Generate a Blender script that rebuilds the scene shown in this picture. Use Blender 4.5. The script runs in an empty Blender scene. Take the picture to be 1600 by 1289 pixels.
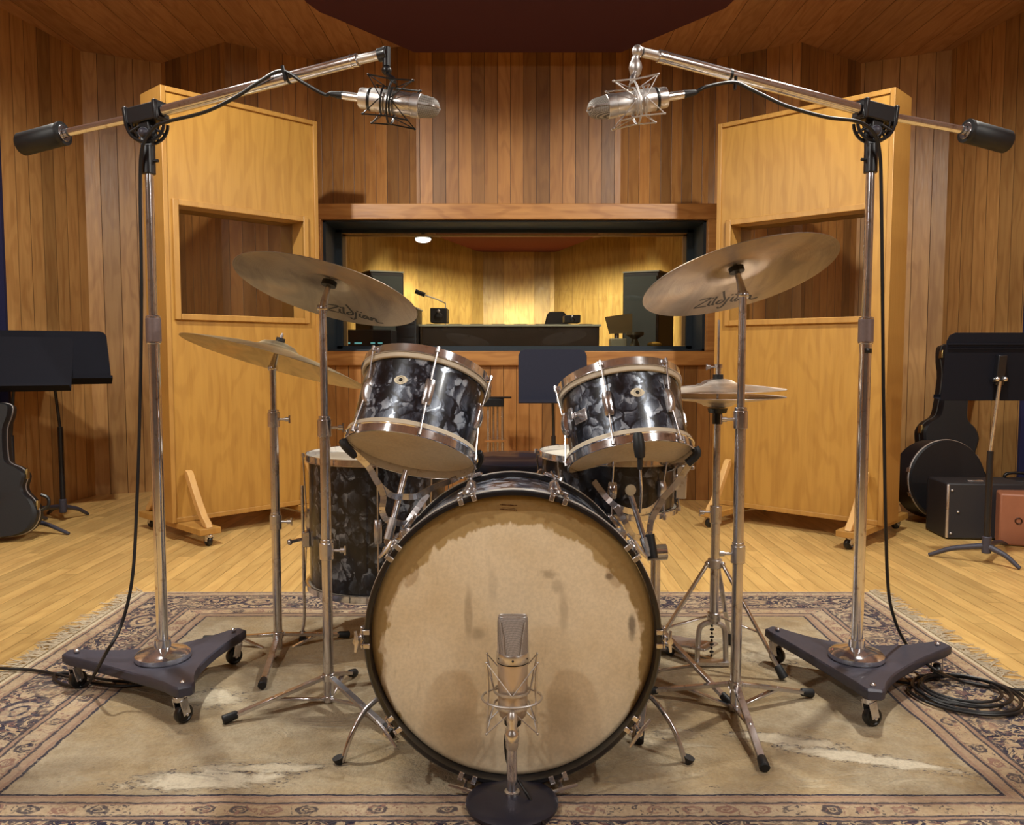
import bpy, math, random
from mathutils import Vector as V, Matrix, noise as mnoise
random.seed(7)
PI = math.pi
SC = bpy.context.scene
COL = SC.collection
# ------------------------------------------------------------------ camera
F, TH, CH = 1300.0, math.radians(3.938), 0.86
cam = bpy.data.cameras.new('camera'); cam.sensor_width = 36; cam.lens = F*36/1600; cam.clip_start = 0.05
camo = bpy.data.objects.new('camera', cam); COL.objects.link(camo)
camo.location = (0, 0, CH); camo.rotation_euler = (PI/2-TH, 0, 0)
SC.camera = camo
vs = SC.view_settings
vs.view_transform = 'Standard'; vs.look = 'None'; vs.gamma = 1; vs.use_curve_mapping = False
vs.exposure = 0.0
# ------------------------------------------------------------------ world and lamps
w = bpy.data.worlds.new('world'); SC.world = w; w.use_nodes = True
w.node_tree.nodes['Background'].inputs[0].default_value = (0.9, 0.8, 0.7, 1)
w.node_tree.nodes['Background'].inputs[1].default_value = 0.02
ZC = 2.66                                             # ceiling height
WARM = (1.0, 0.97, 0.88)
def spot(name, loc, aim, power, cone, size=0.05, col=WARM, blend=0.6):
    l = bpy.data.lights.new(name, 'SPOT'); l.energy = power; l.color = col
    l.spot_size = math.radians(cone); l.spot_blend = blend; l.shadow_soft_size = size
    o = bpy.data.objects.new(name, l); COL.objects.link(o); o.location = loc
    d = V(aim)-V(loc); o.rotation_euler = d.to_track_quat('-Z', 'Y').to_euler(); return o
def area(name, loc, aim, power, sx, sy, col=WARM):
    l = bpy.data.lights.new(name, 'AREA'); l.energy = power; l.color = col
    l.shape = 'RECTANGLE'; l.size = sx; l.size_y = sy
    o = bpy.data.objects.new(name, l); COL.objects.link(o); o.location = loc
    d = V(aim)-V(loc); o.rotation_euler = d.to_track_quat('-Z', 'Y').to_euler(); return o
DOWN = [(-1.30, 2.66, ZC-.03), (1.36, 2.66, ZC-.03), (-1.75, 0.36, ZC-.03), (1.80, 0.36, ZC-.03)]
spot('lamp_rear_left', DOWN[0], (-1.15, 3.35, 0), 182, 150, blend=.45)
spot('lamp_rear_right', DOWN[1], (1.20, 3.35, 0), 182, 150, blend=.45)
spot('lamp_front_left', DOWN[2], (-0.7, 1.7, 0.1), 118, 115, blend=.8)
spot('lamp_front_right', DOWN[3], (0.7, 1.7, 0.1), 118, 115, blend=.8)
spot('fill_behind_left', (-2.75, -1.6, ZC-.08), (-.6, 1.2, .6), 135, 150, .40, (1, .98, .92))  # added frontal fill from behind the camera, no fixture modelled
spot('fill_behind_right', (2.75, -1.6, ZC-.08), (.6, 1.2, .6), 135, 150, .40, (1, .98, .92))  # its right-hand twin, also added as fill
spot('lamp_control_left', (-.72, 7.6, 2.21), (-.86, 10.0, .8), 620, 62, .05, (1, .96, .80))
spot('lamp_control_right', (.80, 7.6, 2.21), (.96, 10.0, .8), 620, 62, .05, (1, .96, .80))
spot('lamp_control_front', (0, 5.9, 2.20), (0, 6.8, 0), 75, 165, .05, (1, .86, .66))
# ------------------------------------------------------------------ pixel -> world
def ray(px, py):
    u = (px-800)/F; v = (644.5-py)/F; c, s = math.cos(TH), math.sin(TH)
    return V((u, c+v*s, -s+v*c))
def at(px, py, Y):
    d = ray(px, py); t = Y/d.y
    return V((d.x*t, Y, CH+d.z*t))
def fl(px, py, z=0.0):
    d = ray(px, py); t = (z-CH)/d.z
    return V((d.x*t, d.y*t, z))
# ------------------------------------------------------------------ mesh builder
WM = {}
def basis(a, hint=V((1, 0, 0))):
    a = V(a).normalized(); h = V(hint)
    x = h-a*h.dot(a)
    if x.length < 1e-4: h = V((0, 1, 0)); x = h-a*h.dot(a)
    x.normalize(); y = a.cross(x)
    return Matrix((x, y, a)).transposed()
def frame(loc, a=(0, 0, 1), hint=V((1, 0, 0))):
    return Matrix.Translation(V(loc)) @ basis(a, hint).to_4x4()
class MB:
    def __init__(s): s.v = []; s.f = []; s.T = None
    def add(s, vs_, fs):
        n = len(s.v)
        if s.T is not None: vs_ = [s.T @ V(p) for p in vs_]
        s.v += [V(p) for p in vs_]; s.f += [tuple(i+n for i in f) for f in fs]; return s
    def box(s, c, sz, R=None):
        c = V(c); hx, hy, hz = sz[0]/2, sz[1]/2, sz[2]/2
        P = [V((x, y, z)) for z in (-hz, hz) for y in (-hy, hy) for x in (-hx, hx)]
        if R is not None: P = [R @ p for p in P]
        return s.add([c+p for p in P], [(0,2,3,1),(4,5,7,6),(0,1,5,4),(2,6,7,3),(0,4,6,2),(1,3,7,5)])
    def bar(s, p, q, wd, t, up=(0, 0, 1)):
        p, q = V(p), V(q); a = (q-p).normalized(); u = V(up); u = u-a*u.dot(a)
        if u.length < 1e-4: u = V((0, 1, 0))-a*a.y
        u.normalize(); x = a.cross(u)
        R = Matrix((x, u, a)).transposed()
        return s.box((p+q)/2, (wd, t, (q-p).length), R)
    def tube(s, path, r, n=10, closed=False, caps=True):
        P = [V(p) for p in path]; m = len(P)
        R = r if isinstance(r, (list, tuple)) else [r]*m
        def tan(i):
            if closed: return (P[(i+1) % m]-P[(i-1) % m]).normalized()
            if i == 0: return (P[1]-P[0]).normalized()
            if i == m-1: return (P[-1]-P[-2]).normalized()
            return ((P[i+1]-P[i]).normalized()+(P[i]-P[i-1]).normalized()).normalized()
        t0 = tan(0); u = t0.orthogonal().normalized(); vsx = []
        for i in range(m):
            t = tan(i); u = u-t*u.dot(t); u.normalize(); w_ = t.cross(u)
            for k in range(n):
                an = 2*PI*k/n; vsx.append(P[i]+(u*math.cos(an)+w_*math.sin(an))*R[i])
        fs = []
        for i in range(m if closed else m-1):
            j = (i+1) % m
            for k in range(n):
                l = (k+1) % n; fs.append((i*n+k, i*n+l, j*n+l, j*n+k))
        if not closed and caps:
            fs.append(tuple(range(n-1, -1, -1))); fs.append(tuple((m-1)*n+k for k in range(n)))
        return s.add(vsx, fs)
    def cyl(s, p, q, r, r1=None, n=20):
        return s.tube([p, q], [r, r if r1 is None else r1], n)
    def lathe(s, prof, M=None, n=48, closed=False, a0=0, a1=2*PI):
        M = M or Matrix.Identity(4); full = abs(a1-a0-2*PI) < 1e-6
        k = n if full else n+1; vsx = []; m = len(prof)
        for i in range(k):
            an = a0+(a1-a0)*i/n; c, sn = math.cos(an), math.sin(an)
            for r, z in prof: vsx.append(M @ V((r*c, r*sn, z)))
        fs = []
        for i in range(n):
            j = (i+1) % k
            for q in range(m if closed else m-1):
                q2 = (q+1) % m; A = lambda i_, q_: q_ if prof[q_][0] < 1e-9 else i_*m+q_
                t_ = []
                for v_ in (A(i, q), A(j, q), A(j, q2), A(i, q2)):
                    if v_ not in t_: t_.append(v_)
                if len(t_) > 2: fs.append(tuple(t_))
        return s.add(vsx, fs)
    def ribbon(s, path, wd, t, up):
        P = [V(p) for p in path]
        for a, b in zip(P, P[1:]): s.bar(a, b, wd, t, up)
        return s
    def ball(s, c, r, sc=(1, 1, 1), n=16):
        pr = [(math.sin(PI*i/10)*r, -math.cos(PI*i/10)*r) for i in range(11)]
        M = Matrix.Translation(V(c)) @ Matrix.Diagonal((sc[0], sc[1], sc[2], 1))
        return s.lathe(pr, M, n)
    def prism(s, poly, M, t):
        n = len(poly); vv = [M @ V((x, y, 0)) for x, y in poly]+[M @ V((x, y, t)) for x, y in poly]
        return s.add(vv, [tuple(range(n-1, -1, -1)), tuple(range(n, 2*n))]+[(i, (i+1) % n, n+(i+1) % n, n+i) for i in range(n)])
    def loft(s, rings):
        n = len(rings[0]); vv = [p for r in rings for p in r]; fs = []
        for i in range(len(rings)-1):
            for k in range(n):
                l = (k+1) % n; fs.append((i*n+k, i*n+l, (i+1)*n+l, (i+1)*n+k))
        fs.append(tuple(range(n-1, -1, -1))); fs.append(tuple((len(rings)-1)*n+k for k in range(n)))
        return s.add(vv, fs)
    def build(s, name, mat, parent=None, world=True, bevel=0, sharp=40, label=None):
        M = WM.get(parent.name, Matrix.Identity(4)) if parent else Matrix.Identity(4)
        vv = [M.inverted() @ p for p in s.v] if (world and parent) else s.v
        me = bpy.data.meshes.new(name); me.from_pydata([tuple(p) for p in vv], [], s.f); me.validate(); me.update()
        import bmesh
        bm = bmesh.new(); bm.from_mesh(me)
        bmesh.ops.delete(bm, geom=[v_ for v_ in bm.verts if not v_.link_faces], context='VERTS')
        bmesh.ops.recalc_face_normals(bm, faces=bm.faces)
        for f_ in bm.faces: f_.smooth = True
        for e in bm.edges:
            if len(e.link_faces) != 2: e.smooth = False
            elif e.calc_face_angle(0) > math.radians(sharp): e.smooth = False
        bm.to_mesh(me); bm.free()
        me.materials.append(mat)
        o = bpy.data.objects.new(name, me); COL.objects.link(o)
        if bevel:
            b = o.modifiers.new('bevel', 'BEVEL'); b.width = bevel; b.segments = 2; b.limit_method = 'ANGLE'; b.angle_limit = math.radians(50)
        if parent: o.parent = parent
        WM[o.name] = M
        if label: o['label'] = label
        return o
def thing(name, label, cat, loc=(0, 0, 0), M=None, group=None):
    o = bpy.data.objects.new(name, None); COL.objects.link(o); o.empty_display_size = .05
    M = M if M is not None else Matrix.Translation(V(loc))
    o.matrix_world = M; o.location, q, _ = M.decompose(); o.rotation_euler = q.to_euler()
    WM[o.name] = M.copy()
    o['label'] = label; o['category'] = cat
    if group: o['group'] = group
    return o
def tag(o, label, cat, group=None, kind=None):
    o['label'] = label; o['category'] = cat
    if group: o['group'] = group
    if kind: o['kind'] = kind
    return o
def struct(o): o['kind'] = 'structure'; return o
def smooth_path(pts, k=8):
    P = [V(p) for p in pts]; out = []
    for i in range(len(P)-1):
        p0, p1, p2, p3 = P[max(i-1, 0)], P[i], P[i+1], P[min(i+2, len(P)-1)]
        for j in range(k):
            t = j/k
            out.append(.5*((2*p1)+(p2-p0)*t+(2*p0-5*p1+4*p2-p3)*t*t+(3*p1-p0-3*p2+p3)*t**3))
    out.append(P[-1]); return out
def axis_for(slope, ratio, c):
    """unit axis whose disc shows its major line at slope degrees (right side down positive) and minor/major = ratio, underside seen"""
    c = V(c); d = (c-V((0, 0, CH))); X, Z = d.x/d.y, d.z/d.y; dn = d.normalized(); sl = math.radians(slope)
    best = None
    for i in range(-600, 1200):
        ph = i*.001
        a = V((math.sin(sl)*math.cos(ph)+math.sin(ph)*X, math.sin(ph), math.cos(sl)*math.cos(ph)+math.sin(ph)*Z)).normalized()
        e = abs(a.dot(dn)-ratio)
        if best is None or e < best[0]: best = (e, a)
    return best[1]
# ------------------------------------------------------------------ shader helpers
def srgb(r, g, b):
    f = lambda c: (c/255/12.92) if c/255 <= .04045 else ((c/255+.055)/1.055)**2.4
    return (f(r), f(g), f(b), 1)
class E:
    def __init__(s, n, x): s.n = n; s.x = x
    def _o(s, op, *a): return s.n.m(op, s, *a)
    def __add__(s, o): return s._o('ADD', o)
    __radd__ = __add__
    def __mul__(s, o): return s._o('MULTIPLY', o)
    __rmul__ = __mul__
    def __sub__(s, o): return s._o('SUBTRACT', o)
    def __rsub__(s, o): return s.n.m('SUBTRACT', o, s)
    def __truediv__(s, o): return s._o('DIVIDE', o)
    def abs(s): return s._o('ABSOLUTE')
    def floor(s): return s._o('FLOOR')
    def fract(s): return s._o('FRACT')
    def sin(s): return s._o('SINE')
    def sqrt(s): return s._o('SQRT')
    def min(s, o): return s._o('MINIMUM', o)
    def max(s, o): return s._o('MAXIMUM', o)
    def lt(s, o): return s._o('LESS_THAN', o)
    def gt(s, o): return s._o('GREATER_THAN', o)
class NT:
    def __init__(s, name):
        s.mat = bpy.data.materials.new(name); s.mat.use_nodes = True; s.t = s.mat.node_tree
        s.b = s.t.nodes['Principled BSDF']; s.out = s.t.nodes['Material Output']
        s.tc = None
    def put(s, sock, v):
        if isinstance(v, E): v = v.x
        if hasattr(v, 'links') and hasattr(v, 'node'): s.t.links.new(v, sock)
        else: sock.default_value = v
    def m(s, op, *a):
        n = s.t.nodes.new('ShaderNodeMath'); n.operation = op
        for i, x in enumerate(a): s.put(n.inputs[i], x)
        return E(s, n.outputs[0])
    def co(s):
        if not s.tc: s.tc = s.t.nodes.new('ShaderNodeTexCoord')
        return s.tc.outputs['Object']
    def xyz(s, vec=None):
        n = s.t.nodes.new('ShaderNodeSeparateXYZ'); s.t.links.new(vec or s.co(), n.inputs[0])
        return [E(s, n.outputs[i]) for i in range(3)]
    def vec(s, x, y, z=0.0):
        n = s.t.nodes.new('ShaderNodeCombineXYZ')
        for i, v in enumerate((x, y, z)): s.put(n.inputs[i], v)
        return n.outputs[0]
    def vm(s, op, a, b=None, scale=None):
        n = s.t.nodes.new('ShaderNodeVectorMath'); n.operation = op; s.put(n.inputs[0], a)
        if b is not None: s.put(n.inputs[1], b)
        if scale is not None: s.put(n.inputs['Scale'], scale)
        return n
    def noise(s, vec, scale, detail=3, rough=.5, dist=0, color=False):
        n = s.t.nodes.new('ShaderNodeTexNoise'); s.put(n.inputs['Vector'], vec); n.inputs['Scale'].default_value = scale
        n.inputs['Detail'].default_value = detail; n.inputs['Roughness'].default_value = rough; n.inputs['Distortion'].default_value = dist
        return n.outputs['Color'] if color else E(s, n.outputs['Fac'])
    def vor(s, vec, scale, feature='F1', rnd=1):
        n = s.t.nodes.new('ShaderNodeTexVoronoi'); n.feature = feature; s.put(n.inputs['Vector'], vec)
        n.inputs['Scale'].default_value = scale; n.inputs['Randomness'].default_value = rnd; return n
    def white(s, x):
        n = s.t.nodes.new('ShaderNodeTexWhiteNoise'); n.noise_dimensions = '1D'; s.put(n.inputs['W'], x)
        return E(s, n.outputs['Value'])
    def ss(s, x, a, b, lo=0.0, hi=1.0, kind='SMOOTHSTEP'):
        n = s.t.nodes.new('ShaderNodeMapRange'); n.interpolation_type = kind; n.clamp = True if kind == 'LINEAR' else n.clamp
        s.put(n.inputs['Value'], x); n.inputs['From Min'].default_value = a; n.inputs['From Max'].default_value = b
        n.inputs['To Min'].default_value = lo; n.inputs['To Max'].default_value = hi
        return E(s, n.outputs[0])
    def mix(s, f, a, b, kind='MIX'):
        n = s.t.nodes.new('ShaderNodeMix'); n.data_type = 'RGBA'; n.blend_type = kind
        s.put(n.inputs[0], f); s.put(n.inputs[6], a); s.put(n.inputs[7], b); return n.outputs[2]
    def ramp(s, f, stops, interp='LINEAR'):
        n = s.t.nodes.new('ShaderNodeValToRGB'); s.put(n.inputs[0], f); n.color_ramp.interpolation = interp
        el = n.color_ramp.elements
        el[0].position, el[0].color = stops[0]; el[1].position, el[1].color = stops[-1]
        for p, c in stops[1:-1]:
            e = el.new(p); e.color = c
        return n.outputs[0]
    def bump(s, h, strength=.3, dist=.002):
        n = s.t.nodes.new('ShaderNodeBump'); n.inputs['Strength'].default_value = strength; n.inputs['Distance'].default_value = dist
        s.put(n.inputs['Height'], h); s.t.links.new(n.outputs[0], s.b.inputs['Normal']); return n
    def set(s, **k):
        names = {'col': 'Base Color', 'rough': 'Roughness', 'metal': 'Metallic', 'spec': 'Specular IOR Level', 'coat': 'Coat Weight',
                 'coatr': 'Coat Roughness', 'aniso': 'Anisotropic', 'emit': 'Emission Color', 'estr': 'Emission Strength', 'sheen': 'Sheen Weight'}
        for q, v in k.items(): s.put(s.b.inputs[names[q]], v)
        return s.mat
def plain(name, col, rough=.5, metal=0, var=.12, vscale=30, bump=0, **k):
    """a plain material with a little procedural mottling"""
    n = NT(name); f = n.noise(n.co(), vscale, 3)
    c2 = tuple(c*(1-var) for c in col[:3])+(1,); c1 = tuple(min(1, c*(1+var)) for c in col[:3])+(1,)
    n.set(col=n.mix(f, c1, c2), rough=rough, metal=metal, **k)
    if bump: n.bump(n.noise(n.co(), vscale*8, 2), bump, .001)
    return n.mat
def wood(name, base, width=.075, u=0, v=2, var=.35, rough=.45, groove=1.0, grain=1.0, length=None, coat=0.0, hue=.0, dark=None):
    n = NT(name); P = n.xyz(); U, W_ = P[u], P[v]; O = P[3-u-v]
    uu = U+O*.37 if False else U
    q = uu/width; idx = q.floor(); f = q.fract(); r = n.white(idx+.5)
    if length:
        r0 = n.white(idx+31.7); vq = W_/length+r0*7.0; vi = vq.floor(); r = n.white(idx*17.3+vi*3.1+.5)
        fv = vq.fract()
    r2 = n.white(idx+77.3)
    su = uu+r*13.0
    fine = n.noise(n.vec(su*1.0, W_*.035, O*1.0), 220, 2, .6)
    med = n.noise(n.vec(su*1.0, W_*.06, r*9.0), 38, 3, .55)
    wv = n.noise(n.vec(su*1.0, W_*.22, r*5.0), 7, 2, .5)
    cath = ((wv*46.0)+fine*1.2).sin()
    cath = n.ss(cath, -.2, 1.0)
    b = V(base[:3])
    dk = dark if dark else (b[0]*.50, b[1]*.36, b[2]*.27, 1)
    t = cath*.24*grain+(n.ss(med, .35, .7))*.30*grain+(fine-.5)*.35*grain
    c = n.mix(t, tuple(b)+(1,), dk)
    val = (r-.5)*(2*var)+1.0
    c = n.mix(1.0, c, n.vec(val, val*(1.0-hue)+r2*hue, val*(1-2*hue)+r2*2*hue), 'MULTIPLY')
    if groove:
        e = f.min(1.0-f)*width
        if length: e = e.min(fv.min(1.0-fv)*length*1.0)
        g = n.ss(e, 0.0004, .0026)
        c = n.mix((1.0-g)*groove, c, (b[0]*.10, b[1]*.06, b[2]*.04, 1))
        n.bump(g+fine*.06, .5, .003)
    else: n.bump(fine, .12, .001)
    n.set(col=c, rough=n.ss(fine, .2, .8, rough-.06, rough+.08), coat=coat, coatr=.2)
    return n.mat
# ------------------------------------------------------------------ materials
M_wall = wood('wall_planks', srgb(158, 110, 58), .076, 0, 2, var=.38, rough=.42)
M_wallside = wood('side_wall_planks', srgb(180, 136, 82), .098, 0, 2, var=.26, rough=.42)
M_ceil = wood('ceiling_planks', srgb(190, 146, 108), .15, 0, 1, var=.12, rough=.40)
M_floor = wood('floor_strips', srgb(220, 182, 114), .057, 0, 1, var=.16, rough=.33, groove=.35, grain=.75, length=.9, coat=.15)
M_beam = wood('oak_beam', srgb(178, 126, 68), 5, 2, 0, var=.02, rough=.42, groove=0, grain=1.3)
M_ply = wood('baffle_veneer', srgb(176, 132, 62), .31, 0, 2, var=.09, rough=.38, groove=0, grain=.75)
M_plyedge = wood('baffle_edge', srgb(177, 132, 66), 5, 0, 2, var=.02, rough=.4, groove=0, grain=.6)
M_pale = wood('pale_ash', srgb(208, 164, 102), 5, 0, 2, var=.02, rough=.45, groove=0, grain=.5)
M_ctl = wood('control_wall_planks', srgb(208, 168, 90), .19, 0, 2, var=.22, rough=.5, groove=.5)
M_black = plain('black_paint', srgb(22, 23, 27), .5, 0, .15, 60)
M_trim = plain('dark_window_frame', srgb(28, 38, 46), .55, 0, .2, 40)
M_blue = plain('navy_fabric', srgb(26, 26, 66), .9, 0, .15, 200)
M_cloudf = plain('maroon_fabric', srgb(74, 34, 50), .95, 0, .2, 260, bump=.3)
M_maroon2 = plain('maroon_fabric_control', srgb(120, 46, 36), .95, 0, .2, 260)
M_rubber = plain('black_rubber', srgb(20, 21, 25), .55, 0, .25, 90)
M_castiron = plain('dark_cast_metal', srgb(62, 61, 74), .48, .1, .22, 70, bump=.25)
M_blackmetal = plain('black_enamel', srgb(24, 24, 29), .38, .1, .15, 60, coat=.2)
M_desk = plain('music_desk_enamel', srgb(22, 23, 32), .75, .0, .10, 80, spec=.15)
M_desk2 = plain('music_desk_blue_enamel', srgb(40, 42, 56), .75, .0, .10, 80, spec=.15)
M_casetrim = plain('dull_case_trim', srgb(70, 66, 62), .5, .5)
M_plast = plain('black_plastic', srgb(16, 17, 20), .35, 0, .2, 50)
M_cable = plain('cable_rubber', srgb(17, 17, 21), .42, 0, .2, 50)
def chrome(name, c, rough, var=.05, metal=.93):
    n = NT(name); f = n.noise(n.co(), 60, 4, .6); g = n.noise(n.co(), 9, 2)
    n.set(col=n.mix(n.ss(f, .55, .75), tuple(c)+(1,), (c[0]*.62, c[1]*.52, c[2]*.45, 1)), metal=metal, rough=n.ss(g, .3, .7, rough*.7, rough*1.6))
    return n.mat
M_chrome = chrome('chrome', (.74, .74, .78), .10)
M_chrome2 = chrome('worn_nickel', (.62, .60, .62), .20)
M_steel = chrome('satin_steel', (.60, .58, .58), .34)
M_silver = chrome('satin_silver', (.68, .66, .65), .28)
M_collar = plain('grip_sleeve', srgb(128, 112, 112), .5, .5, .15, 200)
def glass(name, tint=(.95, .96, .95), refl=.10):
    n = NT(name); t = n.t; t.nodes.remove(n.b)
    tr = t.nodes.new('ShaderNodeBsdfTransparent'); tr.inputs[0].default_value = tint+(1,)
    gl = t.nodes.new('ShaderNodeBsdfGlossy'); gl.inputs['Roughness'].default_value = .0; gl.inputs['Color'].default_value = (.9, .95, .95, 1)
    fr = t.nodes.new('ShaderNodeFresnel'); fr.inputs[0].default_value = 1.5
    mx = t.nodes.new('ShaderNodeMixShader'); t.links.new(fr.outputs[0], mx.inputs[0])
    t.links.new(tr.outputs[0], mx.inputs[1]); t.links.new(gl.outputs[0], mx.inputs[2]); t.links.new(mx.outputs[0], n.out.inputs[0])
    return n.mat
M_glass = glass('pane_glass')
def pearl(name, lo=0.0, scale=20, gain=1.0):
    n = NT(name); x, y, z = n.xyz()
    wp = n.vm('SUBTRACT', n.noise(n.co(), 18, 3, .6, 0, True), (.5, .5, .5)).outputs[0]
    p = n.vm('ADD', n.co(), n.vm('SCALE', wp, scale=.055).outputs[0]).outputs[0]
    def layer(p_, sc):
        vo = n.vor(p_, sc); rel = n.vm('SUBTRACT', n.vm('SCALE', p_, scale=sc).outputs[0], n.vm('SCALE', vo.outputs['Position'], scale=sc).outputs[0]).outputs[0]
        dr = n.vm('SUBTRACT', vo.outputs['Color'], (.5, .5, .5)).outputs[0]
        d = E(n, n.vm('DOT_PRODUCT', rel, dr).outputs['Value'])
        ed = E(n, n.vor(p_, sc, 'DISTANCE_TO_EDGE').outputs['Distance'])
        cs = n.xyz(vo.outputs['Color'])[0]
        return d, ed, cs
    d1, e1, c1 = layer(p, scale); 
    p2 = n.vm('ADD', p, (3.1, 1.7, .3)).outputs[0]
    p2 = n.vec(*[a*b for a, b in zip(n.xyz(p2), (1.0, 1.0, .55))])
    d2, e2, c2 = layer(p2, scale*2.1)
    g = d1*2.0+d2*1.3+.57+(c1-.5)*.30+lo
    g = g+n.ss(n.noise(n.vec(x*1.0, y*1.0, z*.4), 60, 3, .6, 2.5), .45, .75)*.16
    g = g*n.ss(e1, .01, .09, .15, 1)*n.ss(e2, .0, .05, .7, 1)
    rim = n.ss(e1, .06, .02)*n.ss(d2, .05, .2)
    g = g+rim*.35
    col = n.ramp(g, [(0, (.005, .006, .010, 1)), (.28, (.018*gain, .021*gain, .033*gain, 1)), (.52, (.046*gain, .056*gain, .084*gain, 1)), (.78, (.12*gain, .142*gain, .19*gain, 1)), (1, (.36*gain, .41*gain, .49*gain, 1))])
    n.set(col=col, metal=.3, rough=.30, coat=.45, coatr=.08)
    n.bump(d1*.6+d2*.4, .25, .002)
    return n.mat
M_pearl = pearl('black_diamond_pearl')
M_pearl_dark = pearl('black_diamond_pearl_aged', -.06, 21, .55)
def headmat(name, c, bass=False):
    n = NT(name); x, y, z = n.xyz()
    f = n.noise(n.co(), 5, 4, .6); g = n.noise(n.co(), 160, 2, .6)
    c2 = (c[0]*.86, c[1]*.80, c[2]*.70, 1)
    col = n.mix(n.ss(f, .35, .75), tuple(c)+(1,), c2)
    if bass:       # axis is local z; x to the right, y up
        def blot(cx, cy, rx, ry, col_in, colr, s, nz=30):
            q = ((x-cx)/rx); w_ = ((y-cy)/ry)
            d = (q*q+w_*w_).sqrt()+(n.noise(n.co(), nz, 3, .6)-.5)*1.1
            return n.mix(n.ss(d, 1.05, .35)*s, col_in, colr)
        # paler middle with a ragged edge, darker ochre around it, widest at the top
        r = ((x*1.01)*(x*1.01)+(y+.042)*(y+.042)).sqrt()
        ragged = (n.noise(n.vec(x*1.0, y*1.0, 0.0), 11, 3, .6)-.5)*.060+(n.noise(n.vec(x*1.0, y*.4, 0.0), 60, 3, .6)-.5)*.030
        col = n.mix(n.ss(r+ragged, .259, .266), col, (c[0]*.52, c[1]*.42, c[2]*.25, 1))
        br = (.16, .10, .05, 1)
        col = blot(.236, .018, .011, .034, col, (.10, .07, .05, 1), .75)
        col = blot(.190, .118, .010, .008, col, (.16, .10, .06, 1), .7)
        col = blot(.070, .122, .022, .012, col, br, .42, 60)
        col = blot(.088, .098, .016, .020, col, br, .30, 60)
        col = blot(.100, .050, .012, .050, col, br, .28, 40)
        col = blot(-.088, .045, .010, .065, col, br, .38, 40)
        col = blot(-.070, .005, .018, .018, col, (.20, .15, .10, 1), .4, 40)
        col = blot(-.040, .100, .012, .05, col, br, .18, 40)
        col = blot(-.11, -.17, .05, .05, col, br, .22, 12)  # microphone's shadow painted into the head colour, left of centre
        col = blot(.10, -.16, .05, .06, col, br, .25, 12)  # the microphone's other shadow, painted in on the right
        col = blot(-.02, -.225, .12, .03, col, br, .20, 20)
        scr = n.noise(n.vec(x*1.0, y*.25, 0.0), 46, 3, .65)
        col = n.mix(n.ss(scr, .60, .78)*.22, col, br)
    n.set(col=n.mix(n.ss(g, .3, .7)*.12, col, (.08, .06, .04, 1)), rough=.55, spec=.3)
    n.bump(g, .05, .0005)
    return n.mat
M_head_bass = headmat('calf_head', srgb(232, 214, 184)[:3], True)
M_head = headmat('clear_tan_head', srgb(242, 222, 186)[:3])
M_headw = headmat('coated_white_head', srgb(226, 220, 206)[:3])
M_cream = plain('cream_hoop', srgb(206, 192, 170), .5, 0, .1, 60)
M_fringe = plain('fringe_yarn', srgb(186, 172, 148), .95, 0, .2, 40)
M_hoopblack = plain('black_lacquer_hoop', srgb(22, 22, 26), .3, 0, .3, 40, coat=.4)
M_inlay = plain('silver_inlay', srgb(206, 202, 196), .35, .3, .1, 60)
M_ivory = plain('ivory_badge', srgb(226, 214, 184), .4, 0, .05, 60)
def cymbal(name, c, top=False):
    n = NT(name); x, y, z = n.xyz(); r = (x*x+y*y).sqrt()
    f = n.noise(n.vec(x*1.0, y*.35, 0.0), 13, 4, .6, 1.0); g = n.noise(n.vec(r*1.0, 0.0, 0.0), 420, 2, .6)
    h = n.noise(n.co(), 5, 3, .6)
    col = n.mix(n.ss(f, .35, .7)*.75, tuple(c)+(1,), (c[0]*.50, c[1]*.50, c[2]*.58, 1))
    col = n.mix(n.ss(h, .5, .7)*.5, col, (c[0]*1.25, c[1]*1.0, c[2]*.72, 1))
    n.set(col=col, metal=.9, rough=n.ss(g, .3, .7, .30, .46), aniso=.6)
    t = n.t.nodes.new('ShaderNodeTangent'); t.direction_type = 'RADIAL'; t.axis = 'Z'
    n.t.links.new(t.outputs[0], n.b.inputs['Tangent'])
    n.bump(g, .18, .0006)
    return n.mat
M_cym = cymbal('old_bronze', (.38, .315, .25))
M_cymb = cymbal('golden_bronze', (.50, .42, .27))
M_cyms = cymbal('pale_bronze', (.66, .58, .50))
def grille(name, c, sc):
    n = NT(name); x, y, z = n.xyz()
    a = ((x+z)*sc).sin(); b = ((x-z)*sc+y*sc*.7).sin(); h = n.ss(a*b, -.4, .5)
    n.set(col=n.mix(h, (c[0]*.04, c[1]*.035, c[2]*.03, 1), tuple(c)+(1,)), metal=.25, rough=.55); n.bump(h, .5, .0006); return n.mat
M_grille = grille('woven_grille', (.62, .55, .52), 2300)
M_grille2 = grille('coarse_grille', (.50, .46, .42), 1500)
# ------------------------------------------------------------------ room
def wallseg(name, a, b, z0, z1, mat, t=.04, off=0.0):
    """vertical slab from a to b (x,y), front face on that line, plank direction local x"""
    a, b = V((a[0], a[1], 0)), V((b[0], b[1], 0)); d = b-a; L = d.length; ang = math.atan2(d.y, d.x)
    m = MB().box((L/2, t/2, (z0+z1)/2), (L+.0, t, z1-z0)); o = m.build(name, mat)
    for v in o.data.vertices: v.co.x += off
    o.location = a-V((math.cos(ang), math.sin(ang), 0))*off; o.rotation_euler = (0, 0, ang)
    return struct(o)
XF = 3.1
struct(MB().box((0, .85, -.03), (2*XF+.3, 9.1, .06)).build('floor', M_floor))
struct(MB().box((0, .85, ZC+.04), (2*XF+.3, 9.1, .08)).build('ceiling', M_ceil))
YB = 4.90
ZB0, ZB1, ZW0, ZW1, ZS = 1.645, 1.735, .885, 1.645, .80
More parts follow.
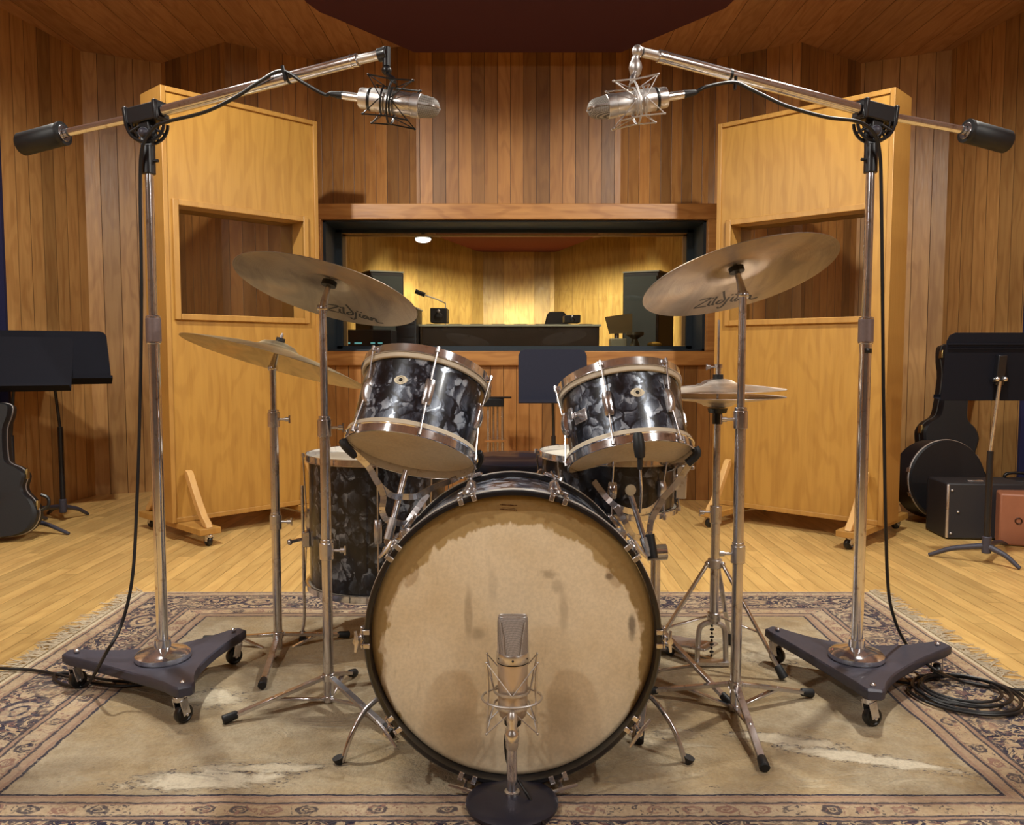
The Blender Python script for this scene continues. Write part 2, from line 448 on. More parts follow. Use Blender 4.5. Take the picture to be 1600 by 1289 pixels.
WX0, WX1 = at(505, 450, YB).x, at(1113-10, 450, YB).x
PL = [(-2.665, 4.42), (-2.56, 5.07), (-2.17, 5.28), (-1.66, 4.93), (-1.21, 5.22), (-.56, 4.96)]
PR = [(-x, y) for x, y in PL]
PR = [(2.70, 4.42), (2.60, 5.05), (2.16, 5.28), (1.665, 4.93), (1.21, 5.22), (.636, 4.96)]
for i in range(3): wallseg('wall_left', PL[i], PL[i+1], 0, ZC, M_wallside if i < 2 else M_wall, off=i*.7)
for i in range(3, 5): wallseg('wall_back', PL[i], PL[i+1], ZB1-.03, ZC, M_wall, off=i*.9)
wallseg('wall_back', PL[5], PR[5], ZB1-.03, ZC, M_wall, off=5.3)
for i in range(5, 3, -1): wallseg('wall_back', PR[i], PR[i-1], ZB1-.03, ZC, M_wall, off=7+i*.9)
for i in range(3, 0, -1): wallseg('wall_right', PR[i], PR[i-1], 0, ZC, M_wallside if i < 3 else M_wall, off=2+i*.9)
# lower back wall with the window opening
wallseg('wall_back', (-1.69, YB), (1.69, YB), 0, ZS, M_wall, off=3.3)
wallseg('wall_back', (-1.69, YB), (WX0, YB), ZS, ZB1, M_wall, off=3.3)
wallseg('wall_back', (WX1, YB), (1.69, YB), ZS, ZB1, M_wall, off=9.3)
def trim(c, sz, mat=M_beam, nm='trim_1', bev=.004): return struct(MB().box(c, sz).build(nm, mat, bevel=bev))
trim((0, YB-.012+.19, (ZB0+ZB1)/2+.0), (2*1.24, .40, ZB1-ZB0), nm='trim_1')          # head beam with its ledge
trim(((WX0+WX1)/2, YB-.01, (ZS+ZW0)/2), (WX1-WX0+.16, .04, ZW0-ZS), nm='trim_2')
trim((WX0-.03, YB-.008, (ZW0+ZW1)/2), (.055, .034, ZW1-ZW0), nm='trim_3')
trim((WX1+.03, YB-.008, (ZW0+ZW1)/2), (.055, .034, ZW1-ZW0), nm='trim_3')
# window: dark reveal, frame and pane
YG = 5.20
wf = MB()
for x in (WX0+.008, WX1-.008): wf.box((x, (YB+YG)/2+.012, (ZW0+ZW1)/2), (.016, YG-YB, ZW1-ZW0-.002))
wf.box(((WX0+WX1)/2, (YB+YG)/2+.012, ZW0+.006), (WX1-WX0-.001, YG-YB, .012)).box(((WX0+WX1)/2, (YB+YG)/2+.012, ZW1-.006), (WX1-WX0-.001, YG-YB, .012))
win = wf.build('window_1', M_trim); struct(win); WM[win.name] = Matrix.Identity(4)
fr = MB()
for x in (WX0+.034, WX1-.034): fr.box((x, YG+.0, (ZW0+ZW1)/2), (.036, .03, ZW1-ZW0-.03))
fr.box(((WX0+WX1)/2, YG, ZW0+.022), (WX1-WX0-.034, .03, .02)).box(((WX0+WX1)/2, YG, ZW1-.022), (WX1-WX0-.034, .03, .02))
fr.build('window_frame', M_trim, win)
tn = MB()
for x in (WX0+.062, WX1-.062): tn.box((x, YG+.032, (ZW0+ZW1)/2), (.022, .03, ZW1-ZW0-.07))
tn.box(((WX0+WX1)/2, YG+.032, ZW1-.043), (WX1-WX0-.10, .03, .012)); tn.build('inner_frame', M_pale, win)
MB().box(((WX0+WX1)/2, YG+.004, (ZW0+ZW1)/2), (WX1-WX0-.08, .008, ZW1-ZW0-.05)).build('pane', M_glass, win)
# side walls towards the camera, blue fabric strips, wall behind the camera
for s, P0, nm in ((-1, PL[0], 'wall_left'), (1, PR[0], 'wall_right')):
    x0 = P0[0]
    a, b = ((x0-.14, P0[1]-.02), (x0, P0[1]-.02)) if s < 0 else ((x0, P0[1]-.02), (x0+.14, P0[1]-.02))
    o = wallseg('wall_strip_left' if s < 0 else 'wall_strip_right', a, b, 0, ZC-.02, M_blue, t=.03)
    p, q = V((x0+s*.045, P0[1]-.06, 0)), V((x0+s*.40, -3.7, 0))
    if s < 0: wallseg(nm, (q.x, q.y), (p.x, p.y), 0, ZC, M_wallside, off=4)
    else: wallseg(nm, (p.x, p.y), (q.x, q.y), 0, ZC, M_wallside, off=4)
wallseg('wall_front', (3.2, -3.65), (-3.2, -3.65), 0, ZC, plain('grey_wall_fabric', srgb(178, 172, 176), .95, 0, .1, 60))
# control room shell
def cpt(px, Y): return (at(px, 450, Y).x, Y)
CW = [(-2.9, 7.2), cpt(628, 9.6), cpt(755, 10.3), cpt(866, 10.3), cpt(984, 9.6), (2.9, 7.2)]
for i in range(5): wallseg('wall_control_room', CW[i], CW[i+1], 0, 2.3, M_ctl, off=i*1.3)
wallseg('wall_control_room', (-2.9, 5.0), (-2.9, 7.2), 0, 2.3, M_ctl); wallseg('wall_control_room', (2.9, 7.2), (2.9, 5.0), 0, 2.3, M_ctl)
wallseg('wall_control_room', (-2.9, 5.36), (-1.3, 5.36), 0, 2.3, M_ctl, t=.02); wallseg('wall_control_room', (1.3, 5.36), (2.9, 5.36), 0, 2.3, M_ctl, t=.02)
struct(MB().box((0, 7.95, 2.27), (6.0, 5.2, .06)).build('ceiling_control_room', M_ceil))
struct(MB().box((0, 7.95, -.03), (6.0, 5.08, .06)).build('floor_control_room', M_black))
# ------------------------------------------------------------------ fabric clouds
def poly_slab(name, pts, z0, z1, mat, **k):
    M = Matrix.Translation((0, 0, z0)); return MB().prism(pts, M, z1-z0).build(name, mat, **k)
zc0 = 2.53
def cl(px, py): p = fl(px, py, zc0); return (p.x, p.y)
c1, c2, c3, c4 = cl(648, 82), cl(520, 27), cl(970, 82), cl(1112, 22)
c2b, c4b = (c2[0]-.09, c2[1]-.18), (c4[0]+.07, c4[1]-.18)
cloud = poly_slab('ceiling_cloud', [c1, c2, (c2[0]-.05, c2[1]-.06), c2b, (c2b[0], 1.9), (-.55, 1.35), (.6, 1.35), (c4b[0], 1.9), c4b, (c4[0]+.05, c4[1]-.07), c4, c3], zc0, ZC-.002, M_cloudf)
tag(cloud, 'dark maroon fabric acoustic panel under the wooden studio ceiling', 'acoustic panel')
def cl2(px, py): p = fl(px, py, 2.12); return (p.x, p.y)
a_, b_, c_, d_ = cl2(750, 394), cl2(868, 394), cl2(925, 372), cl2(690, 372)
cloud2 = poly_slab('ceiling_cloud', [a_, d_, (d_[0]-.12, d_[1]-1.1), (c_[0]+.12, c_[1]-1.1), c_, b_], 2.12, 2.238, M_maroon2)
tag(cloud2, 'reddish maroon fabric panel under the control room ceiling behind the glass', 'acoustic panel')
# ------------------------------------------------------------------ rug
def rugmat(hx, hy):
    n = NT('persian_rug'); x, y, z = n.xyz()
    wn = n.xyz(n.vm('SUBTRACT', n.noise(n.co(), 9, 3, .5, 0, True), (.5, .5, .5)).outputs[0])
    fn = n.xyz(n.vm('SUBTRACT', n.noise(n.co(), 60, 2, .5, 0, True), (.5, .5, .5)).outputs[0])
    xw = x+wn[0]*.010+fn[0]*.006; yw = y+wn[1]*.010+fn[1]*.006
    ex = (hx-xw.abs())*.857; ey = hy-yw.abs(); e = ex.min(ey)
    onx = ex.lt(ey)                                  # 1 on the short (left and right) ends
    s = yw*onx+xw*(1.0-onx)
    beige = srgb(184, 170, 144); pale = srgb(214, 198, 168); navy = srgb(38, 36, 58); rust = srgb(142, 104, 92); sand = srgb(172, 150, 114)
    big = n.noise(n.co(), 2.6, 5, .6); mid = n.noise(n.co(), 14, 4, .62); fin = n.noise(n.co(), 140, 3, .6)
    col = n.mix(n.ss(big, .38, .62), beige, sand)
    col = n.mix(n.ss(mid, .45, .70)*.45, col, srgb(140, 118, 84))
    infield = n.ss(e, .296, .300)
    st = n.noise(n.vec(x*.55, y*1.3, 2.0), 5.5, 5, .65, 1.2)
    col = n.mix(n.ss(st, .57, .70)*.45*infield, col, srgb(220, 208, 182))
    fl_ = n.noise(n.vec(x*.6, y*1.6, 5.0), 42, 3, .7, 1.0)
    ms = n.noise(n.vec(x*1.0, y*1.0, 9.0), 4, 2, .5)
    col = n.mix(n.ss(fl_, .66, .72)*n.ss(ms, .44, .56)*infield*.8, col, srgb(62, 54, 52))
    col = n.mix(n.ss(n.noise(n.vec(x*1.0, y*1.4, 3.0), 3.4, 3, .6), .50, .68)*.5*infield, col, srgb(124, 106, 80))
    rag = (n.noise(n.vec(x*1.0, y*1.6, 0.0), 13, 5, .7, .8)-.5)
    tuft = n.noise(n.vec(x*1.0, y*2.2, 0.0), 55, 3, .7, 1.5)
    dent = 0.0
    for (px_, py_, rx_, ry_, an_, k_) in RUGPATCH:
        ca, sa = math.cos(an_), math.sin(an_)
        qx = ((x-px_)*ca+(y-py_)*sa)/rx_; qy = ((y-py_)*ca-(x-px_)*sa)/ry_
        dd = (qx*qx+qy*qy).sqrt()+rag*1.9
        msk = n.ss(dd, 1.0, .55)
        col = n.mix(msk*k_, col, srgb(226, 216, 194))
        col = n.mix(n.ss((dd-.95).abs(), .22, .05)*n.ss(tuft, .52, .60)*.85, col, navy)
        dent = msk*.8+dent
    def band(a, b, soft=.0012): return n.ss(e, a-soft, a+soft)*n.ss(e, b+soft, b-soft)
    wear = n.ss(n.noise(n.co(), 34, 3, .6), .32, .50)
    wear2 = n.ss(n.noise(n.co(), 7, 3, .6), .34, .5, .55, 1)
    col = n.mix(band(.0, .296)*.35, col, srgb(206, 176, 146))
    col = n.mix(band(.272, .294)*.35, col, rust)
    # main border: dense navy scrolls broken by beige leaves, a medallion every half yard
    per = .34; t = (s/per).fract(); ts = (t-.5)*per; em = e-.137
    sx = xw+wn[1]*.06; sy = yw+wn[0]*.06
    ve = E(n, n.vor(n.vec(sx, sy, 0.0), 17, 'DISTANCE_TO_EDGE').outputs['Distance'])
    lines = n.ss(ve, .10, .06)
    b1 = n.ss(n.noise(n.vec(sx*1.0, sy*1.0, 1.0), 15, 3, .6, 2.0), .44, .47)
    b2 = n.ss(n.noise(n.vec(sx*1.0, sy*1.0, 6.0), 34, 2, .5, 2.5), .44, .47)
    wvx = ((s*37.0).sin()*.034-em).abs(); vine = n.ss(wvx, .016, .008)
    rr = (ts*ts+em*em*2.6).sqrt()+wn[0]*.03+fn[0]*.02
    ring = n.ss((rr-.062).abs(), .013, .006).max(n.ss((rr-.026).abs(), .008, .004))
    inside = n.ss(rr, .056, .048)
    main = (b1*b2*1.0).max(lines*.85*b2).max(vine*b2)*(1.0-inside*.75)
    main = main.max(ring*wear)
    mb = band(.070, .205)
    col = n.mix(mb*main.min(1.0)*wear2*.98, col, navy)
    red = n.ss(n.noise(n.vec(sx*1.0, sy*1.0, 11.0), 40, 2, .5, 2.0), .56, .60)
    col = n.mix(mb*red*.55, col, rust)
    # guard band: small worn blossoms
    per2 = .066; i2 = (s/per2).floor(); t2 = ((s/per2).fract()-.5)*per2; eg = e-.244; idr = n.white(i2+.5); idk = n.white(i2+9.5)
    r2 = (t2*t2*.6+eg*eg*1.2).sqrt()+fn[0]*.016+fn[1]*.010
    fl2 = n.ss((r2-.0125).abs(), .0045, .0025).max(n.ss((r2-.004).abs(), .003, .001))
    gb = band(.226, .262)
    col = n.mix(gb*fl2*idr.gt(.3)*.85*wear, col, n.mix(idr.gt(.62), navy, rust))
    col = n.mix(gb*n.ss(n.noise(n.vec(sx*1.0, sy*1.0, 3.0), 70, 2, .5, 1.5), .58, .63)*.8, col, n.mix(idk.gt(.5), navy, rust))
    og = band(.032, .058)
    col = n.mix(og*n.ss(n.noise(n.vec(sx*1.0, sy*1.0, 8.0), 60, 2, .5, 1.5), .55, .60)*.7, col, rust)
    for a, wd, cc, k in ((.297, .0036, navy, .95), (.289, .004, rust, .45), (.268, .0036, navy, .9), (.263, .003, rust, .6), (.221, .0030, navy, .9), (.214, .005, rust, .6), (.207, .0036, navy, .9),
                         (.067, .0036, navy, .9), (.060, .004, rust, .6), (.028, .0032, navy, .85), (.022, .004, rust, .5)):
        col = n.mix(n.ss((e+fn[0]*.004-a).abs(), wd*1.15, wd*.6)*k*n.ss(tuft, .30, .44, .25, 1), col, cc)
    col = n.mix(n.ss(e, .02, .014), col, pale)
    col = n.mix(n.ss(fin, .35, .7)*.34, col, n.mix(1.0, col, (.52, .48, .45, 1), 'MULTIPLY'))
    n.set(col=col, rough=.95, spec=.1, sheen=.15)
    n.bump(fin*.5+mid*.9+n.ss(st, .55, .7)*.8+rag*1.2+dent, .85, .009)
    return n.mat
RX0, RX1, RY0, RY1 = fl(215, 930).x-.005, fl(1600, 1092).x+.02, 1.27, fl(800, 925).y
rx, ry = (RX0+RX1)/2, (RY0+RY1)/2; hx, hy = (RX1-RX0)/2, (RY1-RY0)/2
def rl(px, py):
    p = fl(px, py); return p.x-rx, p.y-ry
RUGPATCH = []
for (x_, y_, w_, h_, a_, k_) in ((318, 1222, .17, .045, .05, .75), (400, 1203, .16, .022, .05, .5), (1225, 1160, .12, .035, -.25, .6), (1345, 1188, .20, .030, -.32, .8), (335, 1093, .09, .06, .0, .4), (1200, 1030, .10, .05, 0, .3), (1060, 1150, .05, .03, 0, .3)):
    p = rl(x_, y_); RUGPATCH.append((p[0], p[1], w_, h_, a_, k_))
rug = thing('rug', 'worn beige and navy oriental rug with fringed ends under the drum kit', 'rug', (rx, ry, 0))
m = MB(); NXR, NYR = 150, 100
def rz(x, y): return .0045+.0016*mnoise.noise(V((x*5, y*7, 1)))+(.0022*max(0, mnoise.noise(V((x*3, y*9, 4)))))
vsx = [(rx-hx+2*hx*i/NXR+.006*mnoise.noise(V((0, j*.15, i*.0)))*(1 if i in (0, NXR) else 0), ry-hy+2*hy*j/NYR, rz(i/NXR*2.6, j/NYR*1.7) if 0 < i < NXR and 0 < j < NYR else .0005) for j in range(NYR+1) for i in range(NXR+1)]
m.add(vsx, [(j*(NXR+1)+i, j*(NXR+1)+i+1, (j+1)*(NXR+1)+i+1, (j+1)*(NXR+1)+i) for j in range(NYR) for i in range(NXR)])
m.build('pile', rugmat(hx, hy), rug)
for sgn in (-1, 1):
    m = MB(); xe = rx+sgn*hx
    y = RY0
    while y < RY1:
        L = random.uniform(.035, .085); a = random.uniform(-.7, .7); p = V((xe-sgn*.004, y, .004)); pts = [p]
        for q in range(4):
            a += random.uniform(-.5, .5); p = p+V((sgn*math.cos(a)*L/4, math.sin(a)*L/4, 0)); pts.append(V((p.x, p.y, .002+random.uniform(0, .004))))
        m.tube(pts, [.0022, .002, .0018, .0016, .0010], 5); y += random.uniform(.0035, .0075)
    f_ = m.build('fringe', M_fringe, rug); f_['kind'] = 'stuff'
RZ = .006
# ------------------------------------------------------------------ drums
def hoop_prof(r, h, t=.003, fl_=.006):     # flanged metal hoop, z from 0 (open edge) down to -h
    return [(r, 0), (r+t, 0), (r+t, -h*.55), (r+t+fl_, -h*.62), (r+t+fl_, -h), (r, -h)]
def ring_prof(r0, r1, z0, z1): return [(r0, z0), (r1, z0), (r1, z1), (r0, z1)]
def add_lug(m, R, an, z, w_, h, d):
    c, s_ = math.cos(an), math.sin(an); Rm = Matrix(((c, -s_, 0), (s_, c, 0), (0, 0, 1)))
    rings = []
    for k in range(9):
        t = k/8; zz = z-h/2+h*t; q = math.sin(PI*min(1, max(0, t)))**.35 if 0 < t < 1 else .55; dd = d*(q if 0 < t < 1 else .5); ww = w_*(.86 if k in (0, 8) else 1)
        rings.append([Rm @ V((R+a, b, zz)) for a, b in ((-.001, -ww/2), (dd*.7, -ww/2), (dd, -ww*.28), (dd*1.08, 0), (dd, ww*.28), (dd*.7, ww/2), (-.001, ww/2))])
    m.loft(rings); return m
def drum(root, R, H, nlug, a0, shellmat, headmat_, botmat, hoop_h=.022, cream=True, badge=None, round_badge=None, mount=None, hoopmat=None):
    hm = hoopmat or M_chrome; cr_ = .010 if cream else 0
    MB().lathe([(R, cr_*.6), (R, H-cr_*.6), (R-.006, H), (R-.006, 0)], closed=True, n=72).build('shell', shellmat, root, world=False)
    if cream:
        for z0, z1 in ((H-.012, H+.001), (-.001, .012)):
            MB().lathe(ring_prof(R, R+.0085, z0, z1), closed=True, n=72).build('counter_ring', M_cream, root, world=False, bevel=.002)
    MB().lathe([(R+.0085, H+hoop_h), (R+.0105, H+hoop_h-.001), (R+.0105, H+.003), (R+.0125, H+.001), (R+.0125, H), (R+.0065, H), (R+.0065, H+hoop_h-.001)], closed=True, n=72).build('top_hoop', hm, root, world=False)
    MB().lathe([(R+.0085, -hoop_h), (R+.0105, -hoop_h+.001), (R+.0105, -.003), (R+.0125, -.001), (R+.0125, 0), (R+.0065, 0), (R+.0065, -hoop_h+.001)], closed=True, n=72).build('bottom_hoop', hm, root, world=False)
    MB().lathe([(0, H+.003), (R-.006, H+.004), (R+.006, H+.002), (R+.006, H+.0012), (0, H+.001)], n=64).build('top_head', headmat_, root, world=False)
    MB().lathe([(0, -.003), (R-.006, -.004), (R+.006, -.002), (R+.006, -.0012), (0, -.001)], n=64).build('bottom_head', botmat, root, world=False)
    for k in range(nlug):
        an = a0+2*PI*k/nlug; c, s_ = math.cos(an), math.sin(an)
        lug = MB(); add_lug(lug, R, an, H*.5, .022, min(.070, H*.36), .015); lg = lug.build('lug', M_chrome2, root, world=False, bevel=.001)
        for sg in (1, -1):
            ze = H+hoop_h*.55 if sg > 0 else -hoop_h*.55; zl = H*.5+sg*min(.066, H*.34)*.47
            rr_ = R+.0165; rod = MB(); rod.cyl((c*(R+.009), s_*(R+.009), zl), (c*rr_, s_*rr_, ze), .0022, n=8)
            rod.cyl((c*rr_, s_*rr_, ze-sg*.004), (c*rr_, s_*rr_, ze+sg*.008), .0045, n=8)
            rod.box((c*(rr_-.003), s_*(rr_-.003), ze-sg*.001), (.009, .010, .006), Matrix.Rotation(an, 3, 'Z'))
            rod.build('tension_rod', M_chrome2, lg, world=False)
    if badge is not None:
        an, z = badge; c, s_ = math.cos(an), math.sin(an)
        def pt(t, zz, o): a2 = an+t/R; return V((math.cos(a2)*(R+o), math.sin(a2)*(R+o), z+zz))
        a, b = .0165, .0110
        ring = []
        for k in range(40):
            q = 2*PI*k/40; e_ = 1.0
            ex = a*math.copysign(abs(math.cos(q))**1.15, math.cos(q)); ez = b*math.copysign(abs(math.sin(q))**1.15, math.sin(q)); ring.append((ex, ez))
        bd = MB().loft([[pt(x, z_, 0) for x, z_ in ring], [pt(x, z_, .0016) for x, z_ in ring]]).build('badge', M_ivory, root, world=False, label='oval ivory badge with a black centre grommet')
        n_ = V((c, s_, 0)); p0 = pt(0, 0, 0)
        MB().lathe([(0, .004), (.0022, .004), (.0042, .0026), (.0048, .001), (.0048, 0)], frame(p0, n_), 20).build('grommet', M_plast, bd, world=False)
        MB().lathe([(.0105, .0017), (.0112, .0022), (.0119, .0017)], frame(p0, n_) @ Matrix.Diagonal((.72, .72, 1, 1)), 32).build('badge_ring', M_steel, bd, world=False)
    if round_badge is not None:
        an, z, rb = round_badge; n_ = V((math.cos(an), math.sin(an), 0)); p0 = n_*R+V((0, 0, z))
        MB().lathe([(0, .003), (rb*.8, .003), (rb, .0015), (rb, -.001)], frame(p0, n_), 28).build('badge', M_ivory, root, world=False, label='round cream badge')
    if mount is not None:
        an, z = mount; c, s_ = math.cos(an), math.sin(an); Rz = Matrix.Rotation(an, 3, 'Z')
        mm = MB().box((c*(R+.003), s_*(R+.003), z), (.006, .040, .030), Rz).cyl(V((c*(R+.004), s_*(R+.004), z)), V((c*(R+.024), s_*(R+.024), z)), .007, n=14)
        mm.box((c*(R+.026)-s_*-.008, s_*(R+.026)+c*-.008, z+.006), (.006, .012, .028), Rz)
        mm.build('mount_bracket', M_chrome2, root, world=False, bevel=.0015)
# rack toms
YL, YR = 1.97, 1.98
def mount_tom(px, py, Y, slope, ratio, R, H, lab, a0, badge, mnt, shell=None):
    c = at(px, py, Y); a = axis_for(slope, ratio, c); M = frame(c, a)
    root = thing('rack_tom', lab, 'drum', M=M, group='pearl drums of the kit')
    drum(root, R, H, 6, a0, shell or M_pearl, M_headw, M_head, badge=badge, mount=mnt); return root, M
deg = math.radians
tomL, MTL = mount_tom(643, 700, YL, 13.0, .31, .149, .176, 'dark grey pearl rack tom above the left side of the bass drum, tipped forward', deg(-90+14), (deg(-90-12), .108), None)
tomR, MTR = mount_tom(984, 710, YR, -10.0, .30, .1425, .165, 'dark grey pearl rack tom above the right side of the bass drum, tipped forward', deg(-90-22), (deg(-90+6), .100), (deg(-90-52), .075))
# floor tom
ft = fl(592, 1000); c = at(592, 920, 2.50)
ftr = thing('floor_tom', 'dark pearl floor tom standing on thin legs left of the bass drum', 'drum', M=frame((c.x, 2.50, .185), (0, 0, 1)), group='pearl drums of the kit')
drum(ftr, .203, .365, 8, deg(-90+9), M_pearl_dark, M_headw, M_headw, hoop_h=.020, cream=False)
for an in (195, 315, 75):
    a = deg(an); x, y = math.cos(a)*.222, math.sin(a)*.222
    lg = MB().tube(smooth_path([(x, y, .29), (x, y, .05), (x*1.0, y*1.0, -.10), (x*1.03, y*1.03, -.150)]), .0045, 10).build('leg', M_chrome2, ftr, world=False)
    MB().tube([(x*1.03, y*1.03, -.179), (x*1.03, y*1.03, -.150)], [.011, .008], 12).build('rubber_foot', M_rubber, lg, world=False)
    Rz = Matrix.Rotation(a, 3, 'Z')
    MB().box((math.cos(a)*.214, math.sin(a)*.214, .13), (.022, .034, .045), Rz).cyl((math.cos(a)*.222, math.sin(a)*.222, .13), (math.cos(a+.12)*.262, math.sin(a+.12)*.262, .13), .005, n=10).ball((math.cos(a+.12)*.262, math.sin(a+.12)*.262, .13), .009).build('leg_bracket', M_chrome2, ftr, world=False, bevel=.002)
# snare drum and its stand
csn = at(948, 790, 2.20)
sz0 = at(948, 800, 2.05).z
snr = thing('snare_drum', 'dark pearl snare drum with a white head, low behind the right rack tom', 'drum', M=frame((csn.x, 2.20, sz0), (0.03, .0, 1)), group='pearl drums of the kit')
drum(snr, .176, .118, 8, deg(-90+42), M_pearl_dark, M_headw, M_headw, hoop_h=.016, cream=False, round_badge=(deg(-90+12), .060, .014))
MB().box((.194, 0, .06), (.03, .03, .09)).cyl((.205, 0, .10), (.225, -.02, .10), .006).build('snare_strainer', M_chrome2, snr, world=False, bevel=.003)
# ------------------------------------------------------------------ bass drum
tilt = deg(2.6); RB = .2917; yF = fl(800, 1228, .010).y
ab = V((0, -math.cos(tilt), math.sin(tilt)))         # axis towards the viewer
cB = at(801.5, 998.5, yF)
Mb = frame(cB, ab, V((1, 0, 0)))
bd_ = thing('bass_drum', 'large bass drum with a stained calfskin front head and black hoops', 'drum', M=Mb, group=None)
LB = .40
MB().lathe([(RB-.011, -.036), (RB-.011, -LB+.036), (RB-.020, -LB+.036), (RB-.020, -.036)], closed=True, n=96).build('shell', pearl('pearl_wrap_streaked', .22, 18, 1.7), bd_, world=False)
def bass_hoop(z0, z1, nm):
    h = MB().lathe([(RB-.010, z0), (RB-.003, z0), (RB, z0-.003), (RB, z1+.003), (RB-.003, z1), (RB-.010, z1)], closed=True, n=96).build(nm, M_hoopblack, bd_, world=False)
    zm = (z0+z1)/2
    MB().lathe([(RB+.0002, zm+.008), (RB+.0016, zm+.006), (RB+.0016, zm-.006), (RB+.0002, zm-.008)], closed=True, n=96).build('hoop_inlay', M_inlay, h, world=False, label='bright metal inlay strip')
    return h
fh = bass_hoop(0, -.038, 'front_hoop'); rh = bass_hoop(-LB+.038, -LB, 'rear_hoop')
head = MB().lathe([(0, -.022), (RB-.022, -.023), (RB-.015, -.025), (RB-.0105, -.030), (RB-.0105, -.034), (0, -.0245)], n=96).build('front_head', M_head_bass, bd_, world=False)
MB().lathe([(0, -LB+.022), (RB-.022, -LB+.023), (RB-.015, -LB+.025), (RB-.0105, -LB+.032)], n=96).build('rear_head', M_head, bd_, world=False)
# worn maker's print: two dark rows and a fainter one between
prt = MB()
for row, (zz, w0, w1, hgt) in enumerate(((.2595-.006, -.0165, .0165, .0022), (.2540-.006, -.012, .012, .0013), (.2505-.006, -.0172, .0172, .0022))):
    x = w0
    while x < w1:
        l = random.choice((.0011, .0016, .0013)); prt.box((x-.0085+l/2, zz-(x)*.05+.006, -.0218), (l, hgt*random.uniform(.7, 1), .0002)); x += l+random.choice((.0004, .0006, .0012))
prt.build('maker_print', plain('brown_ink', srgb(84, 46, 22), .7), head, world=False, label='tiny faded brown print')
for k in range(10):
    an = deg(90-18-36*k)
    c, s_ = math.cos(an), math.sin(an); Rz = Matrix.Rotation(an, 3, 'Z'); lower = s_ < -.5
    cw = MB(); tv = V((-s_, c, 0)); rv = V((c, s_, 0))
    for t in (-.0135, .0135):
        cw.box(rv*(RB-.0055)+tv*t+V((0, 0, .0022)), (.013, .010, .004), Rz)
        cw.box(rv*(RB+.0035)+tv*t+V((0, 0, -.018)), (.004, .010, .042), Rz)
    cw.box(rv*(RB+.006)+V((0, 0, -.030)), (.010, .034, .012), Rz)
    cw.ball(rv*(RB+.0065)+V((0, 0, -.022)), .008, (1, 1, 1.6), 12)
    cl_ = cw.build('claw', M_chrome2, bd_, world=False, bevel=.0012)
    rod = MB().cyl(rv*(RB+.012)+V((0, 0, .012)), rv*(RB+.012)+V((0, 0, -.155)), .0030, n=10)
    rod_r = MB().cyl(rv*(RB+.012)+V((0, 0, -.245)), rv*(RB+.012)+V((0, 0, -LB-.004)), .0030, n=10)
    if abs(s_) < .9 or s_ < 0:
        rod.cyl(rv*(RB+.012)+V((0, 0, .010)), rv*(RB+.012)+V((0, 0, .020)), .006, n=12)
        q = .62 if s_ > -.5 else 1.0
        rod.tube([rv*(RB+.013)-tv*.033*q+V((0, 0, .017)), rv*(RB+.0115)-tv*.012*q+V((0, 0, .018)), rv*(RB+.0115)+tv*.012*q+V((0, 0, .018)), rv*(RB+.013)+tv*.033*q+V((0, 0, .017))], [.0028, .0038, .0038, .0028], 8)
    rod.build('tension_rod', M_chrome2, cl_, world=False)
    lg = MB(); add_lug(lg, RB-.011, an, -.20, .020, .085, .023); lg.build('lug', M_chrome2, bd_, world=False, bevel=.001)
    cw2 = MB()
    for t in (-.0135, .0135): cw2.box(rv*(RB+.0035)+tv*t+V((0, 0, -LB+.018)), (.004, .010, .042), Rz).box(rv*(RB-.0055)+tv*t+V((0, 0, -LB-.0022)), (.013, .010, .004), Rz)
    cw2.box(rv*(RB+.006)+V((0, 0, -LB+.030)), (.010, .034, .012), Rz); cr2 = cw2.build('claw', M_chrome2, bd_, world=False, bevel=.0012); rod_r.build('tension_rod', M_chrome2, cr2, world=False)
for pts in ([(604, 1082, 1.80), (585, 1096, 1.76), (566, 1116, 1.73), (549, 1148, 1.71), (538, 1180, 1.70), (533, 1198, 1.697)],
            [(1002, 1080, 1.80), (1020, 1092, 1.76), (1036, 1112, 1.73), (1054, 1142, 1.71), (1066, 1175, 1.70), (1072, 1196, 1.697)]):
    P = smooth_path([at(*p) for p in pts], 6)
    sp = MB().tube(P, .0056, 12).build('spur', M_chrome2, bd_)
    d_ = (P[-1]-P[-3]).normalized(); e_ = P[-1]+d_*.024; e_.z = max(e_.z, RZ+.011)
    MB().tube([P[-1]-d_*.004, P[-1], e_], [.0075, .010, .0125], 12).build('rubber_foot', M_rubber, sp)
    MB().box(P[0]+V((0, .0, .0)), (.03, .05, .035)).ball(P[1], .011).build('spur_bracket', M_chrome2, bd_, bevel=.003)
